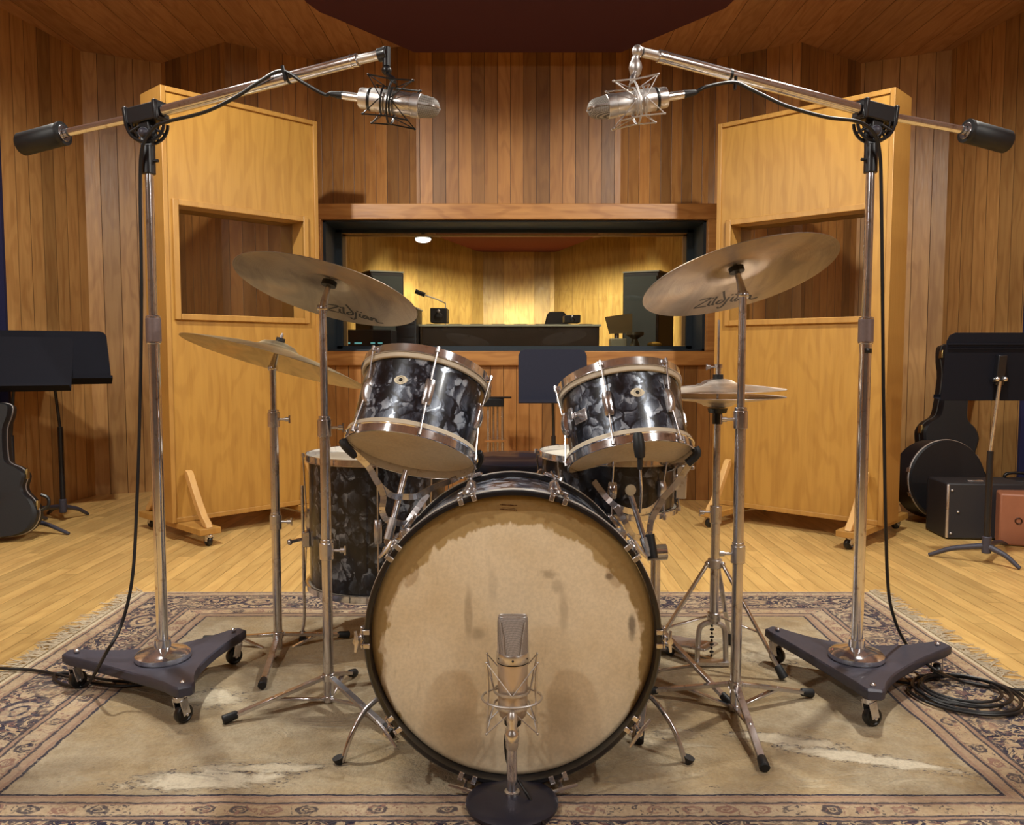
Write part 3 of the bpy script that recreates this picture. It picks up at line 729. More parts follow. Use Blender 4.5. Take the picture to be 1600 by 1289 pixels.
# ------------------------------------------------------------------ stands
def foot(m_, p, q, r=.012):
    """rubber tip at q coming from p"""
    p, q = V(p), V(q); d = (q-p).normalized()
    m_.tube([q-d*.030, q-d*.026, q+d*.004, q+d*.006], [r*.62, r*.85, r, r*.8], 10)
def tripod(root, c, feet, zu, zl, wd=.016, mid=.52, mat=None, leg_t=.009, hub_r=.016):
    mat = mat or M_chrome2; cu, cl3 = V((c[0], c[1], zu)), V((c[0], c[1], zl))
    for f_ in feet:
        f_ = V(f_); f_.z = RZ+.011; d = (V((f_.x, f_.y, 0))-V((c[0], c[1], 0))).normalized()
        a, b = cu+d*.016, cl3+d*.014; k = a.lerp(f_, mid)
        lg = MB().bar(a, f_-(f_-a).normalized()*.012, wd, leg_t, (0, 0, 1))
        lg.bar(b, k, wd*.8, leg_t*.7, (0, 0, 1)).ball(k, .006, n=10).ball(a, .007, n=10).ball(b, .006, n=10)
        l_ = lg.build('leg', mat, root, bevel=.0012)
        fm = MB(); foot(fm, a, f_, .0115); fm.build('rubber_foot', M_rubber, l_)
    MB().cyl(cu-V((0, 0, .010)), cu+V((0, 0, .010)), hub_r, n=20).build('leg_collar', mat, root, bevel=.002)
    MB().cyl(cl3-V((0, 0, .008)), cl3+V((0, 0, .008)), hub_r*.9, n=20).build('leg_collar', mat, root, bevel=.002)
def wing(m_, p, d, s=1.0):
    p, d = V(p), V(d).normalized()
    m_.cyl(p, p+d*.022*s, .0035*s, n=10).cyl(p+d*.018*s, p+d*.030*s, .0065*s, n=14)
    u = V((0, 0, 1)); m_.bar(p+d*.030*s-u*.011*s, p+d*.030*s+u*.011*s, .006*s, .004*s, d)
def cymbal_stand(label, base, feet, ztop, joints, axis, zu=.07, zl=.016, r0=.0125, r1=.009, wdir=(1, 0, 0), group=None):
    root = thing('cymbal_stand', label, 'cymbal stand', (base[0], base[1], 0), group=group)
    tripod(root, base, feet, zu, zl)
    c = V((base[0], base[1], 0)); zs = [zl-.004]+joints+[ztop-.02]
    for i in range(len(zs)-1):
        r = r0+(r1-r0)*i/max(1, len(zs)-2)
        MB().cyl(c+V((0, 0, zs[i])), c+V((0, 0, zs[i+1])), r, n=24).build('pole', M_chrome2, root)
    for j in joints:
        k = MB().cyl(c+V((0, 0, j-.022)), c+V((0, 0, j+.020)), r0*1.35, n=24).cyl(c+V((0, 0, j+.018)), c+V((0, 0, j+.028)), r0*1.15, n=24)
        cl__ = k.build('height_collar', M_chrome2, root, bevel=.0015); wg = MB(); wing(wg, c+V((0, 0, j))+V(wdir)*r0*1.2, wdir); wg.build('wing_screw', M_chrome2, cl__)
    a = V(axis).normalized(); t0 = c+V((0, 0, ztop-.02))
    MB().ball(t0+V((0, 0, .004)), .012, (1, .8, 1)).cyl(t0+V((-.012, 0, .004)), t0+V((.012, 0, .004)), .008, n=16).tube([t0+V((0, 0, .006)), t0+V((0, 0, .008))+a*.03, t0+V((0, 0, .008))+a*.055], [.011, .008, .006], 14).build('tilter', M_chrome2, root)
    e_ = t0+V((0, 0, .008))+a*.055
    MB().cyl(e_, e_+a*.045, .0032, n=10).build('top_rod', M_chrome2, root)
    MB().cyl(e_-a*.002, e_+a*.010, .018, n=24).build('felt', M_rubber, root)
    nut = MB().cyl(e_+a*.020+a*.0, e_+a*.030, .013, n=20).build('felt', M_rubber, root)
    wg = MB().cyl(e_+a*.031, e_+a*.040, .005, n=12); wg.build('wing_nut', M_chrome2, root)
    return root, e_+a*.011
STROKES = [[(0.1,1.9),(.9,1.95),(1.7,1.85),(1.0,1.1),(.1,.25),(.9,.12),(1.9,.0)], [(2.05,1.1),(2.1,.3),(2.5,.0)], [(2.1,1.75),(2.2,1.6)], [(2.6,1.9),(2.75,.2),(3.1,.0)],
           [(3.9,.8),(3.5,.75),(3.3,.3),(3.7,.0),(4.1,.2),(4.25,.8),(3.7,1.7),(3.0,2.9)], [(4.7,1.2),(4.75,.1),(4.7,-.8),(4.3,-1.1),(4.0,-.8)], [(4.85,1.75),(4.95,1.6)],
           [(5.35,1.1),(5.4,.3),(5.8,.0)], [(5.45,1.7),(5.55,1.55)], [(6.7,.8),(6.2,.85),(5.95,.35),(6.3,.0),(6.75,.6),(6.85,.1),(7.1,.05)], [(7.25,.9),(7.35,.0),(7.5,.6),(7.9,.85),(8.1,.5),(8.25,.05),(8.7,-.1),(9.3,.15)]]
def cym_prof(R, rb, hb, bow):
    top = [(.006, hb+bow), (rb*.35, hb*.97+bow), (rb*.7, hb*.72+bow), (rb*.9, hb*.3+bow), (rb, .004+bow*.99)]
    for i in range(1, 13):
        t = i/12; top.append((rb+(R-rb)*t, bow*(1-t**1.35)))
    bot = [(r, z-.0014) for r, z in reversed(top)]
    return top+[(R+.0003, -.0007)]+bot
def cymbal_at(nm, label, c, axis, R, mat, rb=.055, hb=.016, bow=.020, text=None, group=None, flip=False):
    c = V(c); a = V(axis).normalized()
    M = frame(c, a) @ Matrix.Translation((0, 0, -(hb+bow)+.0014)) if not flip else frame(c, a)
    root = MB().lathe(cym_prof(R, rb, hb, bow), n=128)
    o = root.build(nm, mat)
    o.location, q, _ = M.decompose(); o.rotation_euler = q.to_euler(); WM[o.name] = M
    tag(o, label, 'cymbal', group)
    if text:
        x0, y0, s = text; m_ = MB()
        def zz(r):
            t = max(0, (r-rb)/(R-rb)); return bow*(1-t**1.35)-.0014-.0003
        for st in STROKES:
            P = [(x0+(x+(y)*.25)*s, y0-y*s*1.25) for x, y in st]; P = [V((x, y, 0)) for x, y in P]; P = smooth_path(P, 4)
            for i, (p, q_) in enumerate(zip(P, P[1:])):
                d = (q_-p); 
                if d.length < 1e-5: continue
                d.normalize(); nn = V((-d.y, d.x, 0))*(.0021+.0008*abs(d.y)); e_ = d*.0008
                vv = [p-nn-e_, p+nn-e_, q_+nn+e_, q_-nn+e_]; vv = [V((v.x, v.y, zz(math.hypot(v.x, v.y)))) for v in vv]
                vv += [v-V((0, 0, .0002)) for v in vv]
                m_.add(vv, [(0,1,2,3),(7,6,5,4),(0,4,5,1),(1,5,6,2),(2,6,7,3),(3,7,4,0)])
        m_.build('lettering', plain('black_ink', srgb(26, 22, 24), .5), o, world=False, label='black brush-script lettering')
    return o
# left crash
cl_c = at(506, 447, 2.0); aL = axis_for(16.5, .285, cl_c)
bL = (fl(507, 1114).x, 2.0)
sL, topL = cymbal_stand('chrome cymbal stand close to the left side of the bass drum', bL, [fl(352, 1135), fl(612, 1156), fl(553, 1061)], at(500, 484, 2.0).z+.02, [at(500, 668, 2.0).z, at(500, 860, 2.0).z], aL, group='chrome cymbal stands')
cymL = cymbal_at('crash_cymbal', 'large bronze cymbal tilted down to the right, underside lettered, above the left rack tom', topL+aL*.006, aL, .222, M_cym, text=(-.040, .176, .0162), group='cymbals of the kit')
# right crash
cr_c = at(1160, 444, 1.98); aR = axis_for(-16.5, .30, cr_c)
bR = (fl(1157, 1128).x, 1.95)
sR, topR = cymbal_stand('chrome cymbal stand in front of the hi-hat, right of the bass drum', bR, [fl(1194, 1210), fl(1266, 1093), fl(1010, 1090)], at(1160, 470, 1.95).z+.03, [at(1160, 655, 1.95).z, at(1160, 865, 1.95).z], aR, wdir=(-1, 0, 0), group='chrome cymbal stands')
cymR = cymbal_at('crash_cymbal', 'large bronze cymbal tilted down to the left, underside lettered, before the right wooden baffle', topR+aR*.006, aR, .228, M_cym, text=(-.070, .182, .0180), group='cymbals of the kit')
# ride, further left and lower
cd = at(428, 552, 2.38); aD = axis_for(17.5, .100, cd)
bD = (fl(427, 1026).x, 2.377)
sD, topD = cymbal_stand('chrome cymbal stand behind the left cymbal stand, holding the lower cymbal', bD, [fl(543, 1000), fl(410, 1080), fl(322, 1007)], at(419, 580, 2.377).z+.025, [at(420, 655, 2.377).z, at(423, 815, 2.377).z], aD, zu=at(427, 993, 2.37).z, zl=at(427, 1022, 2.37).z, group='chrome cymbal stands')
cymD = cymbal_at('ride_cymbal', 'golden bronze cymbal seen almost edge-on, lower and left of the other crash', topD+aD*.006, aD, .262, M_cymb, rb=.062, hb=.024, bow=.036, group='cymbals of the kit')
# hi-hat
hx_, hy_ = fl(1121, 1052).x, 2.25
hh = thing('hi_hat_stand', 'chrome hi-hat stand with tripod legs, chain and footboard', 'hi-hat stand', (hx_, hy_, 0))
c = V((hx_, hy_, 0)); U = V((0, 0, 1))
z1, z2, z3 = at(1124, 880, hy_).z, at(1122, 962, hy_).z, at(1124, 800, hy_).z; zcup = at(1124, 645, hy_).z
for f_ in (fl(1223, 1066), fl(1003, 1052), fl(1141, 1010)):
    f_.z = RZ+.011; d = V((f_.x-c.x, f_.y-c.y, 0)).normalized(); a = c+U*z1+d*.022; k = a.lerp(f_, .62)
    l_ = MB().bar(a, f_-(f_-a).normalized()*.015, .013, .007, d).bar(c+U*z2+d*.02, k, .010, .004, U).ball(a, .008, n=10).build('leg', M_chrome2, hh, bevel=.0015)
    fm = MB(); foot(fm, a, f_, .013); fm.build('rubber_foot', M_rubber, l_)
MB().cyl(c+U*(z1-.012), c+U*(z1+.012), .020).build('leg_collar', M_steel, hh, bevel=.002); MB().cyl(c+U*(z2-.012), c+U*(z2+.010), .018).build('leg_collar', M_steel, hh, bevel=.002)
MB().cyl(c+U*(z2-.02), c+U*z3, .0125, n=24).build('pole', M_chrome2, hh)
MB().cyl(c+U*z3, c+U*(zcup-.005), .0095, n=24).build('pole', M_chrome2, hh)
hc = MB().cyl(c+U*(z3-.03), c+U*(z3+.018), .016, n=24).build('height_collar', M_chrome2, hh, bevel=.002); wg = MB(); wing(wg, c+U*z3-V((.014, 0, 0)), (-1, 0, 0)); wg.build('wing_screw', M_chrome2, hc)
MB().cyl(c+U*zcup, c+U*(zcup+.012), .024, r1=.027, n=24).cyl(c+U*(zcup-.03), c+U*zcup, .013, n=20).build('cymbal_seat', M_plast, hh)
ztop_rod = at(1130, 500, hy_).z
MB().cyl(c+U*(zcup-.01), c+U*ztop_rod+V((0, 0, 0)), .0034, n=12).build('pull_rod', M_chrome2, hh)
zc_ = at(1124, 592, hy_).z
clu = MB().cyl(c+U*zc_, c+U*(zc_+.012), .014, n=20).build('clutch_felt', M_rubber, hh)
cg = MB().cyl(c+U*(zc_+.012), c+U*(zc_+.040), .008, n=16).cyl(c+U*(zc_+.030), c+U*(zc_+.040), .011, n=16); wing(cg, c+U*(zc_+.032)-V((.007, 0, 0)), (-1, 0, 0), .8); cg.build('clutch', M_chrome2, hh)
# cast frame, chain, footboard
yf = hy_; fx = hx_-.005; zt = z2-.018
MB().tube(smooth_path([(fx-.040, yf, .012), (fx-.036, yf, zt-.03), (fx-.026, yf, zt-.008), (fx, yf, zt), (fx+.026, yf, zt-.008), (fx+.036, yf, zt-.03), (fx+.040, yf, .012)], 5), .0075, 10).bar((fx-.046, yf-.005, .013), (fx+.046, yf-.005, .013), .030, .010, U).build('pedal_frame', M_steel, hh)
ch = MB()
for k in range(9): ch.ball((fx, yf, zt-.010-k*.0105), .0062, (1, .5, .7) if k % 2 else (.5, 1, .7), 8)
ch.build('chain', M_blackmetal, hh)
hd = (fl(1012, 1012)-V((fx, yf, 0))); hd.z = 0; hd.normalize()
MB().bar(V((fx, yf, .055)), V((fx, yf, .030))+hd*.27, .075, .007, U).build('footboard', M_steel, hh, bevel=.003)
MB().bar(V((fx-.034, yf, .012)), V((fx, yf, .012))+hd*.28, .008, .005, U).bar(V((fx+.034, yf, .012)), V((fx, yf, .012))+hd*.28, .008, .005, U).build('base_rail', M_steel, hh)
zh = at(1124, 603, hy_).z
tp = cymbal_at('hi_hat_cymbal', 'upper cymbal of the hi-hat pair, bell up, on the right', (hx_, hy_, zc_-.001), (-.02, 0, 1), .178, M_cyms, rb=.052, hb=.016, bow=.014, group='hi-hat cymbals')
bt = cymbal_at('hi_hat_cymbal', 'lower cymbal of the hi-hat pair, bell down, on its black seat', (hx_, hy_, zcup+.040), (0, 0, -1), .178, M_cyms, rb=.052, hb=.016, bow=.014, group='hi-hat cymbals', flip=True)
bt.location = (hx_, hy_, zcup+.012+.032); 
# ------------------------------------------------------------------ basket stands under the rack toms
def basket(label, tube_a, tube_b, strips, grips, pole_xy, feet, ztop, joint, group='basket stands holding the rack toms'):
    root = thing('tom_stand', label, 'drum stand', (pole_xy[0], pole_xy[1], 0), group=group)
    MB().cyl(tube_a, tube_b, .0070, n=18).build('tilt_tube', M_chrome2, root)
    d = (V(tube_b)-V(tube_a)).normalized(); L = (V(tube_b)-V(tube_a)).length
    MB().cyl(V(tube_a)+d*L*.70, tube_b, .0105, n=10).build('adjusting_nut', M_silver, root, sharp=25)
    for st in strips: MB().ribbon(smooth_path(st, 4), .0145, .0028, (0, 1, .1)).build('basket_arm', M_chrome2, root, sharp=60)
    for g in grips:
        P = [V(p) for p in g]; MB().tube(smooth_path(P, 3), .0105, 8).build('rubber_grip', M_rubber, root, bevel=.002)
    c = V((pole_xy[0], pole_xy[1], 0))
    MB().cyl(c+V((0, 0, .05)), c+V((0, 0, ztop)), .0125, n=24).build('pole', M_chrome2, root)
    MB().tube(joint, [.012]*len(joint), 16).build('tilt_joint', M_chrome2, root, bevel=.001)
    tripod(root, pole_xy, feet, .16, .05, mid=.5)
    return root
Yb = 1.975
A = lambda x, y, d=Yb: at(x, y, d)
# arms: 1 left, 1 right, back ones
hubU, hubL = A(629, 776, 1.955), A(616, 815, 1.95)
basket('chrome basket stand cradling the left rack tom, black rubber grips', A(634, 735, 1.99), A(606, 843, 1.93),
       [[A(549, 704, 1.90), A(575, 728, 1.91), A(592, 757, 1.93), A(612, 774, 1.94), hubU], [hubU, A(652, 775, 1.96), A(676, 762, 2.0), A(712, 748, 2.06), A(744, 728, 2.10)],
        [A(590, 752, 1.93), A(599, 775, 1.93), A(597, 797, 1.93), A(604, 812, 1.94), hubL], [hubL, A(634, 818, 1.96), A(648, 800, 1.98), A(668, 772, 2.0)]],
       [[A(536, 688, 1.90), A(540, 697, 1.895), A(556, 712, 1.91)], [A(747, 706, 2.09), A(750, 718, 2.10), A(742, 732, 2.11)]],
       (-.235, 2.16), [V((-.10, 2.40, 0)), V((-.40, 2.30, 0)), V((-.22, 2.05, 0))], .40, [V((-.235, 2.16, .395)), V((-.27, 2.06, .41)), A(607, 846, 1.94)])
hubU, hubL = A(990, 800, 1.96), A(1003, 841, 1.95)
tsr = basket('chrome basket stand cradling the right rack tom, its pole right of the bass drum', A(986, 775, 1.965), A(1014, 868, 1.945),
       [[A(928, 752, 2.02), A(950, 780, 1.97), A(968, 794, 1.96), hubU], [hubU, A(1016, 796, 1.96), A(1040, 774, 1.965), A(1062, 748, 1.97), A(1080, 722, 1.97)],
        [A(962, 792, 1.96), A(975, 812, 1.95), A(988, 836, 1.95), hubL], [hubL, A(1014, 834, 1.95), A(1018, 812, 1.955), A(1036, 780, 1.96)]],
       [[A(1086, 700, 1.955), A(1089, 710, 1.95), A(1074, 724, 1.955)], [A(922, 738, 2.07), A(924, 748, 2.05), A(932, 756, 2.03)]],
       (A(1024, 900, 2.10).x, 2.10), [fl(1141, 1110), fl(998, 1168), V((.42, 2.36, 0))], at(1024, 872, 2.1).z, [A(1014, 862, 1.945), A(1016, 862, 2.02), A(1022, 862, 2.10)])
MB().cyl(A(1010, 864, 2.08), A(1042, 862, 2.08), .0200, n=28).build('clamp_knob', M_chrome, tsr, bevel=.002)
MB().cyl(A(1014, 835, 1.955), A(1020, 872, 1.945), .013, n=16).build('grip_sleeve', M_rubber, tsr)
fa = smooth_path([A(1000, 800, 1.90), A(1002, 770, 1.83), A(1001, 745, 1.815), A(1000, 722, 1.815)], 5)
MB().tube(fa, .0032, 10).build('front_arm', M_chrome2, tsr)
g = MB().tube([A(1000, 733, 1.815), A(1000, 716, 1.813), A(1000, 714, 1.813), A(999, 700, 1.812), A(997, 682, 1.82), A(997, 676, 1.822)], [.0055, .0060, .0110, .0130, .0120, .0085], 14)
g.build('rubber_grip', M_rubber, tsr, label='black rubber grip hooked over the front of the tom hoop')
# stand of the snare drum (low, mostly hidden)
ss_ = thing('snare_stand', 'low chrome stand under the snare drum, mostly hidden behind the bass drum', 'drum stand', (csn.x, 2.2, 0))
tripod(ss_, (csn.x, 2.2), [V((csn.x+.20, 2.32, 0)), V((csn.x-.22, 2.30, 0)), V((csn.x-.02, 2.02+.0, 0))], .12, .05)
MB().cyl((csn.x, 2.2, .05), (csn.x, 2.2, sz0-.045), .011).build('pole', M_chrome2, ss_)
for an in (20, 140, 260):
    a = deg(an); u = V((math.cos(a), math.sin(a), 0)); b0 = V((csn.x, 2.2, sz0-.05))
    ar = MB().ribbon([b0, b0+u*.12+V((0, 0, .012)), b0+u*.192+V((0, 0, .030)), b0+u*.196+V((0, 0, .045))], .013, .003, (0, 0, 1)).build('basket_arm', M_chrome2, ss_)
    MB().box(b0+u*.203+V((0, 0, .050)), (.02, .016, .03), Matrix.Rotation(a, 3, 'Z')).build('rubber_grip', M_rubber, ar, bevel=.003)
# throne
tc_ = at(806, 712, 2.62)
th = thing('drum_throne', 'round black padded drum stool seen between the rack toms', 'stool', (tc_.x, 2.62, 0))
MB().lathe([(0, -.075), (.150, -.075), (.172, -.060), (.176, -.035), (.168, -.012), (.14, 0), (.06, .003), (0, .003)], Matrix.Translation((tc_.x, 2.62, tc_.z)), 64).build('seat', plain('black_vinyl', srgb(20, 21, 32), .32, 0, .1, 30, coat=.3), th)
MB().cyl((tc_.x, 2.62, .1), (tc_.x, 2.62, tc_.z-.07), .014).build('pole', M_chrome2, th)
tripod(th, (tc_.x, 2.62), [V((tc_.x+.2, 2.72, 0)), V((tc_.x-.2, 2.72, 0)), V((tc_.x, 2.42, 0))], .22, .10)
# ------------------------------------------------------------------ big boom stands
def caster(root, c, yaw, r=.028, zt=.075, name='caster', wmat=None):
    """swivel caster, wheel standing on c.z"""
    c = V(c); ax = V((math.cos(yaw), math.sin(yaw), 0)); f_ = V((-ax.y, ax.x, 0))
    wc = c+V((0, 0, r)); w_ = r*.42
    br = MB()
    for s in (-1, 1): br.bar(V((c.x, c.y, c.z+zt-.006))+ax*s*(w_+.004)-f_*.010, wc+ax*s*(w_+.004), .020, .003, ax)
    br.cyl((c.x-f_.x*.010, c.y-f_.y*.010, c.z+zt-.012), (c.x-f_.x*.010, c.y-f_.y*.010, c.z+zt), r*.62, n=20).cyl(wc-ax*(w_+.007), wc+ax*(w_+.007), .004, n=10)
    o = br.build(name, M_chrome2, root, bevel=.001)
    M = frame(wc, ax)
    MB().lathe([(.006, -w_), (r*.62, -w_*.8), (r*.72, -w_), (r*.94, -w_*.8), (r, -w_*.3), (r, w_*.3), (r*.94, w_*.8), (r*.72, w_), (r*.62, w_*.8), (.006, w_)], M, 36).build('wheel', wmat or M_plast, o)
    return o
def arc_mount(mb, c, r, rt, axis, a0, a1, hint, n=16):
    M = frame(c, axis, hint)
    mb.tube([M @ V((math.cos(a0+(a1-a0)*i/n)*r, math.sin(a0+(a1-a0)*i/n)*r, 0)) for i in range(n+1)], rt, 8)
def boom_stand(label, centre, wheels, side, P, chrome_tip):
    root = thing('boom_stand', label, 'microphone stand', (centre[0], centre[1], 0), group='large chrome boom stands')
    c = V((centre[0], centre[1], 0)); zt, tk = RZ+.074, .026
    angs = sorted(math.atan2(w_.y-c.y, w_.x-c.x) for w_ in wheels); rad = {math.atan2(w_.y-c.y, w_.x-c.x): math.hypot(w_.y-c.y, w_.x-c.x) for w_ in wheels}
    def ring(z, k=1.0):
        pts = []
        for i, a in enumerate(angs):
            Re = rad[a]+.030; b = angs[(i+1) % 3]; b = b if b > a else b+2*PI; Rn = rad[angs[(i+1) % 3]]+.030
            ux, uy = V((math.cos(a), math.sin(a), 0)), V((-math.sin(a), math.cos(a), 0))
            pts += [ux*(Re-.014)-uy*.024, ux*Re-uy*.015, ux*Re+uy*.015, ux*(Re-.014)+uy*.024]
            s_ = ux*(Re-.014)+uy*.024; vx, vy = V((math.cos(b), math.sin(b), 0)), V((-math.sin(b), math.cos(b), 0)); t_ = vx*(Rn-.014)-vy*.024
            m_ = (a+b)/2; ctl = V((math.cos(m_), math.sin(m_), 0))*.072
            for j in range(1, 10):
                t = j/10; pts.append(s_*(1-t)**2+ctl*2*t*(1-t)+t_*t*t)
        return [c+p*k+V((0, 0, z-.030+(.026*(min((p*k).length, .25)/.25)**1.6))) for p in pts]
    R_ = []
    for k in (.02, .3, .5, .7, .85, .97): R_.append(ring(zt, k))
    R_ += [ring(zt+.004, 1), ring(zt+tk-.004, 1)]
    for k in (.975, .85, .7, .5, .3, .02): R_.append(ring(zt+tk, k))
    MB().loft(R_).build('base', M_castiron, root, sharp=35)
    for k_, w_ in enumerate(wheels):
        d = V((w_.x-c.x, w_.y-c.y, 0)); co_ = caster(root, (w_.x, w_.y, RZ), math.atan2(d.y, d.x)+.5+k_, .0225, .068)
        MB().ball((w_.x, w_.y, zt+tk-.004), .007, (1, 1, .8), 12).build('bolt', M_chrome2, co_)
    MB().lathe([(.0, 0), (.067, 0), (.069, .004), (.068, .013), (.060, .020), (.034, .027), (.021, .031), (.020, .050), (.0, .050)], Matrix.Translation((c.x, c.y, zt+tk-.026)), 56).build('dome', M_chrome, root)
    zc1, zc0, z9 = P['collar'][0], P['collar'][1], P['sleeve'][1]
    MB().cyl((c.x, c.y, zt+tk+.015), (c.x, c.y, zc0), .0145, n=32).build('pole', M_chrome, root)
    MB().cyl((c.x, c.y, zc0), (c.x, c.y, zc1), .0185, n=32).build('grip_sleeve', M_collar, root, bevel=.001)
    for z in (zc0, zc1): MB().lathe([(.0150, -.006), (.0178, -.004), (.0178, .004), (.0150, .006)], Matrix.Translation((c.x, c.y, z)), 28, closed=True).build('collar', M_chrome, root)
    MB().cyl((c.x, c.y, zc1), (c.x, c.y, z9), .0108, n=32).build('pole', M_chrome, root)
    slv = MB().cyl((c.x, c.y, P['sleeve'][1]-.004), (c.x, c.y, P['sleeve'][0]), .0165, n=28).box((c.x, c.y, P['sleeve'][0]+.006), (.028, .024, .030)).build('top_sleeve', M_blackmetal, root, bevel=.002)
    MB().cyl((c.x+side*.016, c.y-.004, P['sleeve'][1]+.028), (c.x+side*.026, c.y-.006, P['sleeve'][1]+.028), .004, n=10).build('set_screw', M_blackmetal, slv)
    k = P['clamp']; W0, W1, T0, T1 = P['weight'][0], P['weight'][1], P['tube'][0], P['tube'][1]; bd = (T1-T0).normalized(); up = V((0, 0, 1)); up = (up-bd*up.dot(bd)).normalized()
    cm = MB().bar(k-bd*.052, k+bd*.052, .044, .042, up); cm.bar(k-bd*.050, k-bd*.038, .050, .050, up).bar(k+bd*.038, k+bd*.050, .050, .050, up); cm.bar(k-up*.018, k-up*.058, .030, .034, bd)
    cmo = cm.build('boom_clamp', M_blackmetal, root, bevel=.004)
    gm = MB(); gc = k-up*.022
    for yy in (-.012, .012):
        arc_mount(gm, gc+V((0, yy, 0)), .046, .0042, (0, -1, 0), PI, 2*PI, (1, 0, 0)); arc_mount(gm, gc+V((0, yy, 0)), .034, .0025, (0, -1, 0), PI, 2*PI, (1, 0, 0))
        for q in range(1, 6):
            a = -PI*q/6; gm.cyl(gc+V((math.cos(a)*.016, yy, math.sin(a)*.016)), gc+V((math.cos(a)*.044, yy, math.sin(a)*.044)), .0034, n=8)
    gm.build('swivel_wheel', M_blackmetal, cmo)
    MB().cyl(V((c.x, c.y-.026, P['sleeve'][0]+.026)), V((c.x, c.y+.022, P['sleeve'][0]+.026)), .0135, n=24).ball(V((c.x, c.y-.026, P['sleeve'][0]+.026)), .0115).build('pivot_bolt', M_castiron, cmo)
    MB().cyl(W1, k, .0102, n=24).build('boom_arm', M_chrome, root)
    wt = MB(); wd = (W1-W0).normalized(); L = (W1-W0).length
    wt.lathe([(0, 0), (.026, 0), (.029, .004), (.029, L-.020), (.026, L-.016), (.026, L-.012), (.030, L-.010), (.030, L-.002), (.012, L), (0, L)], frame(W0, wd), 40)
    wt.build('counterweight', M_rubber, root)
    MB().lathe([(.0, .0), (.020, .0), (.022, -.002), (.012, -.004)], frame(W1, wd), 24).build('weight_cap', M_chrome2, root)
    MB().cyl(T0, T1, .0136, n=32).build('boom_tube', M_chrome, root)
    E0 = P['elbow']
    MB().cyl(T1, E0-(E0-T1).normalized()*.012, .0108, n=28).build('boom_tip', M_silver, root)
    for q in (0, .014): MB().lathe([(.0125, -.0035), (.0148, -.002), (.0148, .002), (.0125, .0035)], frame(T1-bd*q, bd), 28, closed=True).build('collar', M_chrome, root)
    em = M_steel if chrome_tip else M_blackmetal; KN = P['knob']
    if chrome_tip: el = MB().ball(E0, .0125, (1, 1, 1.1)).lathe([(.005, .020), (.009, .016), (.009, .010), (.013, .004), (.0150, -.006), (.0120, -.020), (.006, -.026), (0, -.026)], Matrix.Translation(KN+V((0, 0, .004))), 24).cyl(KN, E0, .007)
    else: el = MB().cyl(E0-bd*.016, E0+bd*.004, .0150, n=24).cyl(E0+V((.003, 0, .014)), KN+V((0, 0, .008)), .0092, n=20).ball(KN, .0115)
    el.build('elbow_joint', em, root, bevel=.001)
    return root
def wz(px, y): p = fl(px, y, RZ); return p
WL = [wz(287, 1129), wz(366, 1037), wz(122, 1074)]
WR = [wz(1362, 1134), wz(1214, 1036), wz(1463, 1062)]
cL = at(255, 1030, 2.10); cR = at(1338, 1030, 2.10)
PLf = dict(collar=(at(240, 497, 2.1).z, at(240, 534, 2.1).z), sleeve=(at(237, 228, 2.1).z, at(237, 270, 2.1).z), clamp=at(228, 180, 2.10), weight=(at(33, 226, 2.18), at(101, 208, 2.16)),
           tube=(at(256, 173, 2.08), at(558, 94, 1.93)), elbow=at(602, 84, 1.90), knob=at(604, 110, 1.90))
PRf = dict(collar=(at(1352, 499, 2.1).z, at(1352, 534, 2.1).z), sleeve=(at(1357, 225, 2.1).z, at(1357, 268, 2.1).z), clamp=at(1368, 178, 2.10), weight=(at(1574, 222, 2.18), at(1508, 204, 2.16)),
           tube=(at(1340, 170, 2.08), at(1030, 88, 1.93)), elbow=at(996, 80, 1.90), knob=at(993, 104, 1.90))
bsL = boom_stand('tall chrome boom stand on a wheeled three-pointed base, at the left', (cL.x, 2.10), WL, 1, PLf, False)
bsR = boom_stand('tall chrome boom stand on a wheeled three-pointed base, at the right', (cR.x, 2.10), WR, -1, PRf, True)
MB().lathe([(.0146, 0), (.0154, .001), (.0154, .011), (.0146, .012)], Matrix.Translation((cR.x, 2.10, at(1352, 552, 2.1).z)), 12, a0=deg(-120), a1=deg(-20)).build('maker_label', M_plast, bsR, label='tiny black label on the pole')
